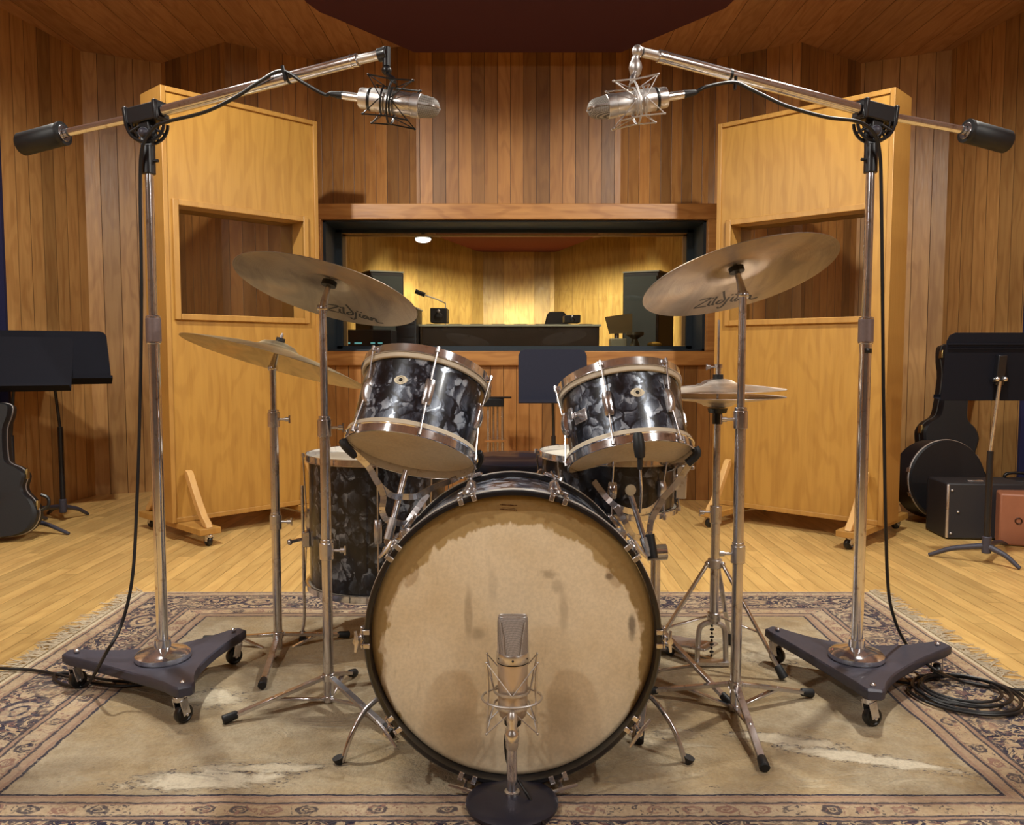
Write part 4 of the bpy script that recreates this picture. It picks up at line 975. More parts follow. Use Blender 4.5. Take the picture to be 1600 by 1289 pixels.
def shock_mount(name, label, M, dx, dy, zt, zb, ring_r, ring_z, mid_r, mat, stem, thick=.0014, cat='shock mount', group=None):
    root = thing(name, label, cat, M=M, group=group)
    m = MB(); cor = [(dx, dy), (-dx, dy), (-dx, -dy), (dx, -dy)]
    for x, y in cor:
        k = 1.06; m.tube([(x, y, zt), (x*.93, y*1.0, (zt+zb)/2), (x, y, zb)], thick*1.25, 8).ball((x, y, zt), thick*2, n=8).ball((x, y, zb), thick*2, n=8)
    m.tube([(math.cos(2*PI*i/40)*ring_r, math.sin(2*PI*i/40)*ring_r*.86, ring_z) for i in range(40)], thick*1.7, 8, closed=True)
    m.build('wire_frame', mat, root, world=False)
    el = MB()
    mids = [(0, mid_r), (-mid_r, 0), (0, -mid_r), (mid_r, 0)]
    for i, (x, y) in enumerate(cor):
        for j in ((i, (i+3) % 4)):
            mx, my = mids[j if j != (i+3) % 4 else j]
            for z, zm in ((zt, (zt*.35+zb*.3)), (zb, (zt*.15+zb*.5))):
                el.tube([(x, y, z), (mx, my, zm)], thick*.9, 6)
    el.build('suspension_wire', mat, root, world=False)
    inner = MB()
    for z in (zt*.35+zb*.3, zt*.15+zb*.5): inner.lathe([(mid_r-.001, z-.002), (mid_r+.0012, z-.002), (mid_r+.0012, z+.002), (mid_r-.001, z+.002)], n=32, closed=True)
    inner.build('inner_cage', M_plast if mat is M_plast else mat, root, world=False)
    if stem:
        a, b = V(stem[0]), V(stem[1]); d = (b-a)
        MB().tube([a, a+d*.3, a+d*.55, b], [.004, .0075, .006, .004], 12).build('swivel_stem', mat, root, world=False)
    return root
# overhead microphones
def overhead(pa, pb, d, label, mat_m, knob, lab_m, right):
    a, b = at(pa[0], pa[1], d), at(pb[0], pb[1], d-.02); ax = (b-a).normalized(); L = (b-a).length; c = (a+b)/2
    M = frame(c, ax, V((0, 0, 1))); root = thing('condenser_microphone', label, 'microphone', M=M, group='overhead microphones'); h = L/2; R = .0250
    MB().lathe([(0, -h), (R*.86, -h), (R*.90, -h+.004), (R*.90, -h+.018), (R, -h+.022), (R, h-.062), (0, h-.062)], n=48).build('body', M_silver, root, world=False)
    MB().lathe([(R*.955, -h+.020), (R*1.01, -h+.022), (R*1.01, -h+.027), (R*.955, -h+.029)], n=40, closed=True).build('groove_band', M_plast, root, world=False)
    MB().lathe([(R, h-.063), (R*1.045, h-.062), (R*1.045, h-.044), (R, h-.043), (0, h-.043)], n=48).build('collar_band', M_steel, root, world=False)
    rings = []
    for i in range(12):
        t = i/11; z = h-.043+.043*t; s = 1-.05*t if t < .55 else math.sqrt(max(0, 1-((t-.55)/.46)**2))*.97
        s = max(s, .18); rings.append([V((math.cos(2*PI*k/36)*R*s*(1-.18*t), math.sin(2*PI*k/36)*R*(s if s > .5 else s), z)) for k in range(36)])
    g_ = MB().loft(rings).build('grille', M_grille2, root, world=False)
    rb = []
    for i in range(12):
        r_ = rings[i]; rb.append(r_[27]*1.0 if False else V((r_[9].x*0, -abs(r_[9].y)-.0006, r_[0].z)))
    MB().ribbon(rb, .004, .0022, (0, 1, 0)).ribbon([V((p.x, -p.y, p.z)) for p in rb], .004, .0022, (0, 1, 0)).build('grille_rib', M_silver, g_, world=False)
    cn = MB().lathe([(0, -h-.040), (.0085, -h-.040), (.0092, -h-.034), (.0092, -h-.004), (.0105, -h), (0, -h)], n=28).build('plug', M_silver, root, world=False, label='satin metal cable plug')
    MB().lathe([(.0036, -h-.072), (.0062, -h-.066), (.0088, -h-.040), (0, -h-.040)], n=20).build('strain_relief', M_rubber, cn, world=False)
    kl = M.inverted() @ knob; cen = V((0, 0, -.018))
    sm = shock_mount('shock_mount', lab_m, M @ Matrix.Translation(cen), .042, .036, .050, -.050, .046, 0, .031, mat_m, (V((.044, 0, 0)), kl-cen-V((.006, 0, 0))), group='wire shock mounts on the booms')
    return root, M @ V((0, 0, -h-.07))
KL, KR = PLf['knob'], PRf['knob']
mL, jL = overhead((563, 153), (687, 170), 1.875, 'silver overhead microphone hanging from the left boom, grille to the right', M_plast, KL, 'black wire cradle around the left overhead microphone', False)
mR, jR = overhead((1041, 152), (918, 172), 1.875, 'silver overhead microphone hanging from the right boom, grille to the left', M_steel, KR, 'silver wire cradle around the right overhead microphone', True)
# ------------------------------------------------------------------ microphone in front of the bass drum
dY = 1.525; dX = at(800, 1250, dY).x; zb0 = RZ+.001
ds = thing('desk_stand', 'short chrome desk stand with a round dark cast base before the bass drum', 'microphone stand', (dX, dY, 0))
MB().lathe([(0, 0), (.084, 0), (.088, .004), (.088, .009), (.078, .016), (.045, .022), (.018, .025), (0, .025)], Matrix.Translation((dX, dY, zb0)), 64).build('base', plain('dark_blue_cast_base', srgb(38, 38, 52), .4, .2, .2, 70, bump=.15, coat=.15), ds)
zr = lambda y: at(798, y, dY).z
MB().lathe([(.0, .020), (.0145, .024), (.0145, .029), (.011, .031), (0, .031)], Matrix.Translation((dX, dY, zb0)), 24).build('locking_ring', M_silver, ds)
MB().cyl((dX, dY, zb0+.02), (dX, dY, zr(1168)), .0100, n=32).build('pole', M_chrome, ds)
MB().lathe([(0, zr(1170)), (.0110, zr(1170)), (.0118, zr(1166)), (.0135, zr(1142)), (.0125, zr(1138)), (0, zr(1138))], Matrix.Translation((dX, dY, 0)), 12).build('adapter_sleeve', M_silver, ds, sharp=25)
mz = (zr(962)+zr(1118))/2
Mm = frame((dX+.0015, dY, zr(1040)), (0, .02, 1)); mic = thing('condenser_microphone', 'satin nickel microphone standing upright before the bass drum head', 'microphone', M=Mm)
top, mid_, bot = zr(962)-zr(1040), zr(1018)-zr(1040), zr(1120)-zr(1040); R = .0290
def rrect(a, b, p, z, n=44): return [V((math.copysign(abs(math.cos(q))**(2/p), math.cos(q))*a, math.copysign(abs(math.sin(q))**(2/p), math.sin(q))*b, z)) for q in [2*PI*i/n for i in range(n)]]
MB().lathe([(0, bot), (.020, bot), (.0255, bot+.006), (R*.965, bot+.020), (R*.985, mid_-.018), (0, mid_-.018)], n=56).build('body', plain('satin_nickel_paint', srgb(198, 182, 166), .36, .6, .05, 90), mic, world=False)
MB().lathe([(0, mid_-.018), (R*1.02, mid_-.0175), (R*1.06, mid_-.016), (R*1.06, mid_-.001), (R*1.03, mid_+.001), (0, mid_+.001)], n=56).build('ring_band', M_silver, mic, world=False)
MB().lathe([(R*1.0, mid_-.0195), (R*1.035, mid_-.0190), (R*1.035, mid_-.0175), (R*1.0, mid_-.0170)], n=48, closed=True).build('dark_seam', M_plast, mic, world=False)
for an, rr_ in ((-90, .0022), (-150, .0015), (-30, .0015)):
    n_ = V((math.cos(deg(an)), math.sin(deg(an)), 0)); MB().ball(n_*R*1.055+V((0, 0, mid_-.0085)), rr_, (1, 1, 1), 10).build('screw', M_plast, mic, world=False)
hh_ = top-mid_; rings = []
for t, a, b, p in ((0, 1.0, 1.0, 2.0), (.12, 1.0, .97, 2.1), (.5, .995, .72, 2.5), (.85, .985, .50, 3.2), (.94, .97, .44, 3.6), (.985, .92, .37, 3.6), (1.0, .84, .28, 3.4)): rings.append(rrect(R*a, R*b, p, mid_+hh_*t))
gr = MB().loft(rings).build('grille', M_grille, mic, world=False, sharp=60)
fr_ = []
for s in (-1, 1):
    MB().tube([V((s*R*.50, -R*.985, mid_+.002)), V((s*R*.63, -R*.74, mid_+hh_*.5)), V((s*R*.80, -R*.50, mid_+hh_*.88))], .0009, 6).build('grille_edge', M_steel, gr, world=False)
MB().tube([V((s_*1.0, 0, 0)) for s_ in ()] or [p+V((0, 0, .0002)) for p in rrect(R*.93, R*.385, 3.6, mid_+hh_*.982, 44)], .0011, 6, closed=True).build('grille_edge', M_steel, gr, world=False)
MB().lathe([(0, bot-.016), (.012, bot-.016), (.016, bot-.012), (.0165, bot+.002), (0, bot+.002)], n=28).build('socket_plug', M_plast, mic, world=False)
msm = shock_mount('shock_mount', 'silver wire cradle holding the microphone before the bass drum', frame((dX, dY-.002, zr(1075)), (0, 0, 1)), .0475, .024, zr(1028)-zr(1075), zr(1137)-zr(1075), .0560, zr(1092)-zr(1075)+.004, .0335, M_steel, None, thick=.0013)
MB().lathe([(0, -.000), (.0125, .0), (.0135, .006), (.0125, .016), (.009, .020), (.0085, .026), (.0100, .034), (.0095, .048), (.005, .054), (0, .055)], Matrix.Translation((0, -.046, zr(1137)-zr(1075)-.002)), 28).build('swivel_stem', M_silver, msm, world=False)
MB().bar(V((0, -.046, zr(1137)-zr(1075)+.002)), V((0, .002, zr(1137)-zr(1075)-.003)), .018, .010, (0, 0, 1)).build('bracket', M_silver, msm, world=False, bevel=.002)
# ------------------------------------------------------------------ cables
def cable(pts, label, r=.0042, cat='cable', name='microphone_cable'):
    o = MB().tube(smooth_path(pts, 10), r, 10).build(name, M_cable); return tag(o, label, cat)
G = lambda x, y: fl(x, y, RZ+.006)
cbL = cable([jL, at(505, 147, 1.885), at(475, 130, 1.92), at(441, 111, 1.965), at(408, 126, 1.975), at(368, 152, 1.99), at(320, 175, 2.02), at(262, 190, 2.05), at(240, 200, 2.06), at(222, 232, 2.07), at(219, 300, 2.085), at(221, 450, 2.09), at(219, 620, 2.09), at(214, 780, 2.07), at(207, 900, 2.03), at(190, 975, 2.0), at(166, 1020, 1.97),
        fl(137, 1068, .02), G(112, 1072), G(92, 1066), G(84, 1058), G(92, 1052), G(125, 1054), G(165, 1062), G(210, 1066)], 'black cable running down the left boom stand to a loop on the rug')
cable([fl(-40, 1041), fl(-5, 1044, RZ+.008), G(50, 1047), G(100, 1056), G(140, 1066), G(190, 1072), G(235, 1068)], 'black cable crossing the rug from the left edge to the left stand base')
cbR = cable([jR, at(1100, 137, 1.885), at(1130, 130, 1.92), at(1152, 130, 1.945), at(1180, 143, 1.955), at(1230, 166, 1.97), at(1290, 183, 2.0), at(1340, 190, 2.03), at(1364, 206, 2.05), at(1374, 235, 2.07), at(1377, 300, 2.085), at(1379, 480, 2.10), at(1381, 650, 2.10), at(1384, 820, 2.10), at(1388, 920, 2.12), at(1397, 965, 2.15), at(1412, 1000, 2.18), at(1432, 1024, 2.2),
        fl(1460, 1046, .07), fl(1495, 1062, .02), G(1535, 1071), G(1575, 1077), fl(1640, 1080, RZ+.006)], 'black cable hanging beside the right boom stand and running off right')
pts = []
cc = fl(1507, 1092); turns = 4.6
for i in range(int(turns*28)+1):
    t = i/28; a = 2*PI*t+2.9; r = .124-.0085*t+.006*math.sin(t*5.1)
    pts.append(V((cc.x+.010*math.sin(t*2.2)+math.cos(a)*r*1.05, cc.y+.006*math.cos(t*3)+math.sin(a)*r*1.0, RZ+.006+.0035*t)))
st_ = [G(1390, 1062), G(1410, 1066), G(1432, 1070)]
coil = MB().tube(st_+pts, .0040, 8).build('coiled_cable', M_cable); tag(coil, 'coil of black cable lying on the rug beside the right stand base', 'cable')
cable([Mm @ V((.0, .004, bot-.014)), at(790, 1150, dY+.02), at(792, 1185, dY+.018), at(800, 1205, dY+.014), at(812, 1222, dY+.002), at(822, 1238, dY-.015), fl(836, 1262, .018), fl(850, 1288, .014), fl(862, 1310, .013)], 'thin black cable trailing over the round base of the desk stand', .0030)
for p, q, nm in ((at(441, 103, 1.955), at(446, 126, 1.955), 'left'), (at(1150, 120, 1.95), at(1148, 140, 1.94), 'right')):
    m = MB().tube([p, q], [.004, .0035], 8); bd = (PLf['tube'][1]-PLf['tube'][0]).normalized() if nm == 'left' else (PRf['tube'][1]-PRf['tube'][0]).normalized()
    T0, T1 = (PLf if nm == 'left' else PRf)['tube']; k = (p-T0).dot((T1-T0))/(T1-T0).length_squared
    m.lathe([(.0130, -.003), (.0145, -.003), (.0145, .003), (.0130, .003)], frame(T0.lerp(T1, k), bd), 24, closed=True)
    tag(m.build('cable_clip', M_plast), 'small black clip holding the cable to the %s boom tube' % nm, 'clip')
# ------------------------------------------------------------------ wheeled wooden baffles (gobos)
def gobo(label, A0, B0, outward, yt, yb, win_px, side):
    """A0/B0 near and far face corners (x, y); outward = thickness direction"""
    A0, B0 = V((A0[0], A0[1], 0)), V((B0[0], B0[1], 0)); ux = (B0-A0).normalized(); L = (B0-A0).length; uy = V((outward[0], outward[1], 0)); uy = (uy-ux*uy.dot(ux)).normalized()
    T = Matrix(((ux.x, uy.x, 0, A0.x), (ux.y, uy.y, 0, A0.y), (0, 0, 1, 0), (0, 0, 0, 1)))
    root = thing('acoustic_baffle', label, 'acoustic baffle', (A0.x, A0.y, 0), group='wheeled wooden baffles with windows')
    rootM = T
    def sof(px, py):
        d = ray(px, py); k = d.x/d.y; return (A0.x-k*A0.y)/(k*ux.y-ux.x)
    def zof(px, py):
        s = sof(px, py); p = A0+ux*s; return at(px, py, p.y).z
    th_ = .205; z0, z1 = .085, yt
    (wl, wt, wb), (wr, wt2, wb2) = win_px
    s0, s1 = sof(wl, 400), sof(wr, 400); zw1 = zof(wl, wt); zw0 = zof(wl, wb)
    def B(m, s_a, s_b, y_a, y_b, z_a, z_b): m.T = T; m.box(((s_a+s_b)/2, (y_a+y_b)/2, (z_a+z_b)/2), (s_b-s_a, y_b-y_a, z_b-z_a)); return m
    # faces (front and back skins) around the window, local-frame objects so the grain follows the panel
    def part(nm, lst, mat, bev=0, parent=root, **k):
        m = MB()
        for a in lst: B(m, *a)
        o = m.build(nm, mat, parent, bevel=bev, **k); 
        return o
    def lpart(nm, lst, mat, bev=0):
        m = MB()
        for a in lst: m.box(((a[0]+a[1])/2, (a[2]+a[3])/2, (a[4]+a[5])/2), (a[1]-a[0], a[3]-a[2], a[5]-a[4]))
        o = m.build(nm, mat, None, bevel=bev)
        Tm = T if T.determinant() > 0 else T
        if T.determinant() < 0:
            for v in o.data.vertices: v.co.y = -v.co.y
            o.data.flip_normals(); Tm = T @ Matrix.Diagonal((1, -1, 1, 1))
        o.parent = root; loc, q, _ = (WM[root.name].inverted() @ Tm).decompose(); o.location = loc; o.rotation_euler = q.to_euler(); WM[o.name] = Tm
        return o
    for ya, yb_ in ((.006, .014), (th_-.014, th_-.006)):
        lpart('upper_panel', [(.02, L-.02, ya, yb_, zw1+.01, z1-.02)], M_ply); lpart('lower_panel', [(.02, L-.02, ya, yb_, z0+.01, zw0-.01)], M_ply)
        lpart('side_panel', [(.02, s0-.01, ya, yb_, zw0-.01, zw1+.01)], M_ply); lpart('side_panel', [(s1+.01, L-.02, ya, yb_, zw0-.01, zw1+.01)], M_ply)
    for n_, a in (('end_panel', (0, .018, .004, th_-.004, z0, z1)), ('end_panel', (L-.018, L, .004, th_-.004, z0, z1))): lpart(n_, [a], M_plyedge)
    lpart('top_rail', [(0.018, L-.018, .004, th_-.004, z1-.018, z1)], M_plyedge); lpart('bottom_rail', [(0.018, L-.018, .004, th_-.004, z0, z0+.018)], M_plyedge)
    e = .022
    for y0_, y1_ in ((-.004, .008), (th_-.008, th_+.004)):
        lpart('edge_moulding', [(0, e, y0_, y1_, z0, z1), (L-e, L, y0_, y1_, z0, z1), (e, L-e, y0_, y1_, z1-e, z1), (e, L-e, y0_, y1_, z0, z0+e)], M_plyedge, .002)
    # window opening: lining, stops and glass
    lpart('window_lining', [(s0-.012, s0, .0, th_, zw0-.012, zw1+.012), (s1, s1+.012, .0, th_, zw0-.012, zw1+.012), (s0, s1, .0, th_, zw0-.012, zw0), (s0, s1, .0, th_, zw1, zw1+.012)], M_plyedge)
    k = .028
    for y0_, y1_ in ((-.010, .008), (th_-.008, th_+.010)):
        lpart('window_frame', [(s0-k, s0, y0_, y1_, zw0-k, zw1+k), (s1, s1+k, y0_, y1_, zw0-k, zw1+k), (s0, s1, y0_, y1_, zw0-k, zw0), (s0, s1, y0_, y1_, zw1, zw1+k)], M_plyedge, .003)
    part('window_pane', [(s0, s1, th_/2-.003, th_/2+.003, zw0, zw1)], M_glass)
    # feet
    for sc_ in (.075, L-.10):
        ft_ = part('foot_board', [(sc_-.05, sc_+.05, -.225, th_+.225, z0-.030, z0-.001)], M_plyedge, .003)
        for sy in (-1, 1):
            P = [(0, .0), (.03, .0), (.20, .0), (.21, .012), (.185, .03), (.15, .07), (.10, .14), (.055, .205), (.045, .24), (.0, .24)]
            P = [(0, .10), (.06, .045), (.12, .0), (.20, .0), (.205, .012), (.17, .035), (.12, .09), (.07, .165), (.045, .235), (.0, .245)]
            P = [(.012, .245), (.035, .235), (.070, .180), (.125, .100), (.165, .050), (.200, .022), (.212, .0), (.175, .0), (.130, .040), (.085, .098), (.035, .175), (.005, .215)]
            y0 = -.012 if sy < 0 else th_+.012
            m = MB(); m.T = T
            Mp = Matrix(((0, 0, 1, sc_-.018), (sy*1.0, 0, 0, y0 if sy > 0 else y0), (0, 1, 0, z0), (0, 0, 0, 1)))
            m.prism(P, Mp, .030); m.build('brace', M_pale, root, bevel=.003)
            q = T @ V((sc_, -.20 if sy < 0 else th_+.20, 0)); caster(root, (q.x, q.y, 0), .9 if side < 0 else 2.0, .024, z0-.031)
    return root
hG = .085
A_, B_ = fl(262, 818, hG), fl(500, 783, hG)
zt = at(257, 132, A_.y).z
gobo('tall wheeled wooden baffle with a window, left of the control room window', (at(257, 400, A_.y).x, A_.y), (at(498, 400, B_.y).x, B_.y), (-.75, .66), zt, 0, ((280, 321, 490), (474, 352, 497)), -1)
A2_, B2_ = fl(1394, 822, hG), fl(1118, 786, hG)
zt2 = at(1391, 136, A2_.y).z
gobo('tall wheeled wooden baffle with a window, right of the control room window', (at(1392, 400, A2_.y).x, A2_.y), (at(1119, 400, B2_.y).x, B2_.y), (.75, .66), zt2, 0, ((1350, 328, 494), (1142, 352, 500)), 1)
# ------------------------------------------------------------------ music stands
def music_stand(label, base, tray_c, yaw, tilt, w_, h_, feet, zpole=None, back=False, M_desk=M_desk):
    root = thing('music_stand', label, 'music stand', (base[0], base[1], 0), group='black music stands')
    c = V((base[0], base[1], 0)); tc = V(tray_c)
    R = Matrix.Rotation(yaw, 3, 'Z') @ Matrix.Rotation(tilt, 3, 'X')     # local y = away from reader side
    T = Matrix.Translation(tc) @ R.to_4x4(); m = MB(); m.T = T
    r = .032; a, b = w_/2, h_/2
    poly = [(-a, -b), (a, -b), (a, b-r), (a-r*.3, b-r*.3), (a-r, b), (-a+r, b), (-a+r*.3, b-r*.3), (-a, b-r)]
    M = Matrix(((1, 0, 0, 0), (0, 0, 1, 0), (0, 1, 0, 0), (0, 0, 0, 1)))
    m.prism(poly, M, .002)
    dk = m.build('desk', M_desk, root, bevel=.0006)
    l = MB(); l.T = T; s_ = -1
    l.box((0, -.028, -b), (w_, .058, .0025)).box((0, -.056, -b+.007), (w_, .0025, .014)); l.build('ledge', M_desk, root)
    rb = MB(); rb.T = T; rb.box((0, .004, b-.045), (w_-.01, .004, .006)).box((0, .004, b-.062), (w_-.01, .004, .003)); rb.build('stiffening_rib', M_desk, dk)
    hd_ = MB(); hd_.T = T; hd_.box((0, .014, -.01), (.034, .024, .12)); hd_.cyl((-.03, .020, -.05), (.03, .020, -.05), .009, n=14); hd_.build('desk_bracket', M_blackmetal, root, bevel=.003)
    if back: kb = MB(); kb.T = T; kb.ball((.016, .03, -.045), .010, n=14).ball((-.016, .03, -.045), .010, n=14); kb.build('tension_knob', M_chrome2, root)
    tp_ = T @ V((0, .022, -.055)); zmid = tp_.z*.62
    MB().cyl(c+V((0, 0, .05)), V((c.x, c.y, zmid)), .0125, n=18).build('pole', M_blackmetal, root)
    MB().cyl(V((c.x, c.y, zmid)), tp_, .0075, n=14).build('inner_pole', M_chrome2 if back else M_blackmetal, root)
    for f_ in feet:
        f_ = V((f_[0], f_[1], 0)); d = f_-c; d.z = 0; L = d.length; d.normalize()
        P = smooth_path([c+V((0, 0, .075)), c+d*L*.22+V((0, 0, .066)), c+d*L*.6+V((0, 0, .046)), c+d*L*.92+V((0, 0, .014)), c+d*L+V((0, 0, .007))], 4)
        n = len(P); MB().tube(P, [.014+(.007-.014)*i/(n-1) for i in range(n)], 10).build('leg', M_castiron, root)
    MB().cyl(c+V((0, 0, .045)), c+V((0, 0, .115)), .018, n=18).build('hub', M_castiron, root, bevel=.003)
    return root
def rot(f, c, n=3): pass
b = fl(40, 815, .05); f3 = [fl(108, 836), fl(73, 812), fl(-30, 830)]
tB = at(76, 562, b.y)
music_stand('nearer black music stand at the left edge, beside the guitar case', (at(18, 700, b.y).x, b.y), (at(26, 570, b.y).x, b.y-.02, at(26, 568, b.y).z), deg(20), deg(-30), .50, .30, [(p.x, p.y) for p in f3])
b2 = fl(97, 783, .03); f3 = [fl(138, 805), fl(132, 784), fl(46, 802)]
b2.y = min(b2.y, 4.28)
music_stand('second black music stand at the left, behind the nearer one against the wall', (at(95, 700, b2.y).x, b2.y), (at(84, 560, b2.y).x, b2.y-.02, at(84, 558, b2.y).z), deg(32), deg(-34), .53, .33, [(p.x, min(p.y, 4.46)) for p in f3])
b3 = V((at(865, 650, 4.45).x, 4.45, 0))
music_stand('black music stand in front of the control room window sill', (b3.x, b3.y), (at(863.5, 588, 4.40).x, 4.40, at(863, 588, 4.40).z), 0, deg(-7), .362, .285, [(b3.x+.25, b3.y-.05), (b3.x-.22, b3.y-.1), (b3.x, b3.y+.24)], M_desk=M_desk2)
b4 = fl(1541, 866, .04); f3 = [fl(1451, 869), fl(1594, 891), fl(1572, 852)]
music_stand('black music stand at the right edge, seen from behind', (b4.x, b4.y), (at(1560, 573, b4.y-.03).x, b4.y-.03, at(1560, 573, b4.y-.03).z), deg(180), deg(-8), .44, .275, [(p.x, p.y) for p in f3], back=True)
# ------------------------------------------------------------------ cases and small things
def guitar_case(label, M, H, nm='guitar_case', cat='guitar case'):
    root = thing(nm, label, cat, M=M, group='black instrument cases')
    half = [(0, 0), (.10, .002), (.165, .04), (.195, .11), (.200, .18), (.180, .26), (.150, .32), (.142, .37), (.150, .42), (.150, .46), (.125, .51), (.085, .545), (.070, .60), (.066, .80), (.085, .90), (.088, .98), (.05, 1.0), (0, 1.0)]
    P = smooth_path([V((x, y*H, 0)) for x, y in half], 3); poly = [(p.x, p.y) for p in P]+[(-p.x, p.y) for p in reversed(P[1:-1])]
    m = MB().loft([[V((x*.93, H*.4+(y-H*.4)*.985, -.062)) for x, y in poly], [V((x, y, -.052)) for x, y in poly], [V((x, y, .052)) for x, y in poly], [V((x*.93, H*.4+(y-H*.4)*.985, .062)) for x, y in poly]])
    m.build('shell', plain('black_case_vinyl', srgb(19, 20, 25), .5, 0, .2, 120, bump=.3), root, world=False)
    MB().tube([V((x*1.004, y, .006)) for x, y in poly], .0035, 6, closed=True).build('metal_trim', M_casetrim if H > .8 else M_steel, root, world=False)
    for s, y in ((1, .22), (1, .46), (-1, .22), (-1, .46), (-1, .93)):
        xx = {.22: .195, .46: .152, .93: .088}[y]*s
        MB().box((xx, y*H, .012), (.010, .045, .034)).build('latch', plain('brass', srgb(190, 160, 100), .3, .9), root, world=False, bevel=.002)
    MB().tube(smooth_path([V((.205, .10*H+.05, 0)), V((.235, .13*H+.05, 0)), V((.235, .19*H+.05, 0)), V((.205, .22*H+.05, 0))], 4), .008, 8).build('handle', M_plast, root, world=False)
    return root
gB = fl(1468, 812)
gy = 4.52
guitar_case('black guitar case leaning upright in the right corner, neck up', frame((at(1468, 700, gy).x, gy, .02), (0.0, -1, .12), V((1, 0, -.15))) @ Matrix.Identity(4), .91)
gl_ = fl(-18, 838)
guitar_case('black hard guitar case with metal trim at the left edge of the photo', frame((at(-16, 750, 3.80).x, 3.80, .02), (.25, -1, .15), V((1, .2, .02))), 1.0 if False else .62, cat='guitar case')
# round case
rc = at(1471, 755, 4.25); zr_ = .205
rcM = frame((rc.x, 4.28, zr_+.012), (0.10, -1, .10))
rcase = thing('drum_case', 'round black drum case with a pale rim, standing on edge at the right', 'instrument case', M=rcM, group='black instrument cases')
MB().lathe([(0, -.09), (.198, -.09), (.205, -.083), (.205, .075), (.198, .083), (0, .086)], n=72).build('shell', plain('black_fibre_case', srgb(20, 21, 27), .5, 0, .2, 90, bump=.3), rcase, world=False)
MB().lathe([(.203, .058), (.2085, .060), (.2085, .068), (.203, .070)], n=72, closed=True).build('metal_rim', M_steel, rcase, world=False)
for an in (35, 165, 200, 300):
    a = deg(an); MB().box((math.cos(a)*.207, math.sin(a)*.207, .06), (.008, .022, .026), Matrix.Rotation(a, 3, 'Z')).build('latch', M_chrome2, rcase, world=False, bevel=.001)
def hardcase(label, p0, w_, d_, h_, yaw, mat, nm='equipment_case', corners=True, handle=None, strap=False, group=None):
    M = Matrix.Translation((p0[0], p0[1], 0)) @ Matrix.Rotation(yaw, 4, 'Z'); root = thing(nm, label, 'case', M=M, group=group)
    MB().box((w_/2, d_/2, h_/2+.003), (w_, d_, h_)).build('shell', mat, root, world=False, bevel=.008)
    if corners:
        k = 0
        for x in (0, w_):
            for y in (0, d_):
                MB().box((x+(.004 if x == 0 else -.004), y+(.004 if y == 0 else -.004), h_/2+.003), (.012, .012, h_*.96)).build('edge_trim', M_steel if y == 0 else M_blackmetal, root, world=False, bevel=.004)
        for x, z in ((.02, .03), (w_-.02, .03), (.02, h_-.03), (.05, h_*.5)):
            MB().ball((x, -.001, z), .006, n=10).build('rivet', M_steel, root, world=False)
        MB().box((w_*.42, d_*.3, h_+.006), (.07, .03, .008)).build('latch', M_chrome2, root, world=False, bevel=.002)
    if handle: MB().tube(smooth_path([V((handle-.06, d_/2, h_)), V((handle-.045, d_/2, h_+.03)), V((handle+.045, d_/2, h_+.03)), V((handle+.06, d_/2, h_))], 5), .008, 10).build('handle', M_plast, root, world=False)
    if strap:
        for x in strap: MB().box((x, d_/2, h_/2+.003), (.028, d_+.006, h_+.006)).build('strap', plain('dark_brown_leather', srgb(112, 68, 50), .55), root, world=False, bevel=.002)
        MB().lathe([(.010, 0), (.013, .003), (.016, 0)], frame((.075, -.001, h_*.5), (0, -1, 0)), 24).build('ring_pull', plain('tarnished_lock', srgb(70, 48, 38), .4, .7), root, world=False)
    return root
q = fl(1478, 843); M_case = plain('black_tolex', srgb(36, 36, 41), .55, 0, .2, 150, bump=.35)
hardcase('black case with metal corners standing before the round case', (q.x, q.y), .36, .22, at(1478, 756, q.y).z, deg(-4), M_case, group='black instrument cases')
q2 = fl(1590, 835)
hardcase('black case with a carrying handle behind the brown case', (at(1556, 800, 4.16).x, 4.16), .50, .14, at(1560, 752, 4.16).z, deg(-3), M_case, corners=False, handle=.13)
q3 = fl(1560, 852)
hardcase('brown leather case with straps at the right edge of the photo', (q3.x, q3.y), .48, .20, at(1556, 772, q3.y).z, deg(-22), plain('brown_leather', srgb(146, 92, 66), .5, 0, .15, 20, bump=.2), corners=False, strap=(.16, .36))
# small black ledge table by the window wall
sy_ = 4.60; sp0 = at(774, 622, sy_)
st = thing('small_table', 'small black-topped table with chrome legs under the control room window', 'table', (sp0.x, sy_, 0))
MB().box((sp0.x-.01, sy_, sp0.z-.022), (.115, .12, .045)).box((sp0.x+.02, sy_, sp0.z+.004), (.14, .10, .008)).build('top', M_plast, st, bevel=.004)
for x in (-.04, -.012, .012, .038): 
    MB().cyl((sp0.x+x, sy_-.03 if abs(x) > .02 else sy_+.03, .003), (sp0.x+x, sy_-.03 if abs(x) > .02 else sy_+.03, sp0.z-.04), .0065, n=12).build('leg', M_chrome2, st)
MB().box((sp0.x, sy_, at(774, 688, sy_).z), (.12, .10, .010)).build('shelf', M_beam, st)
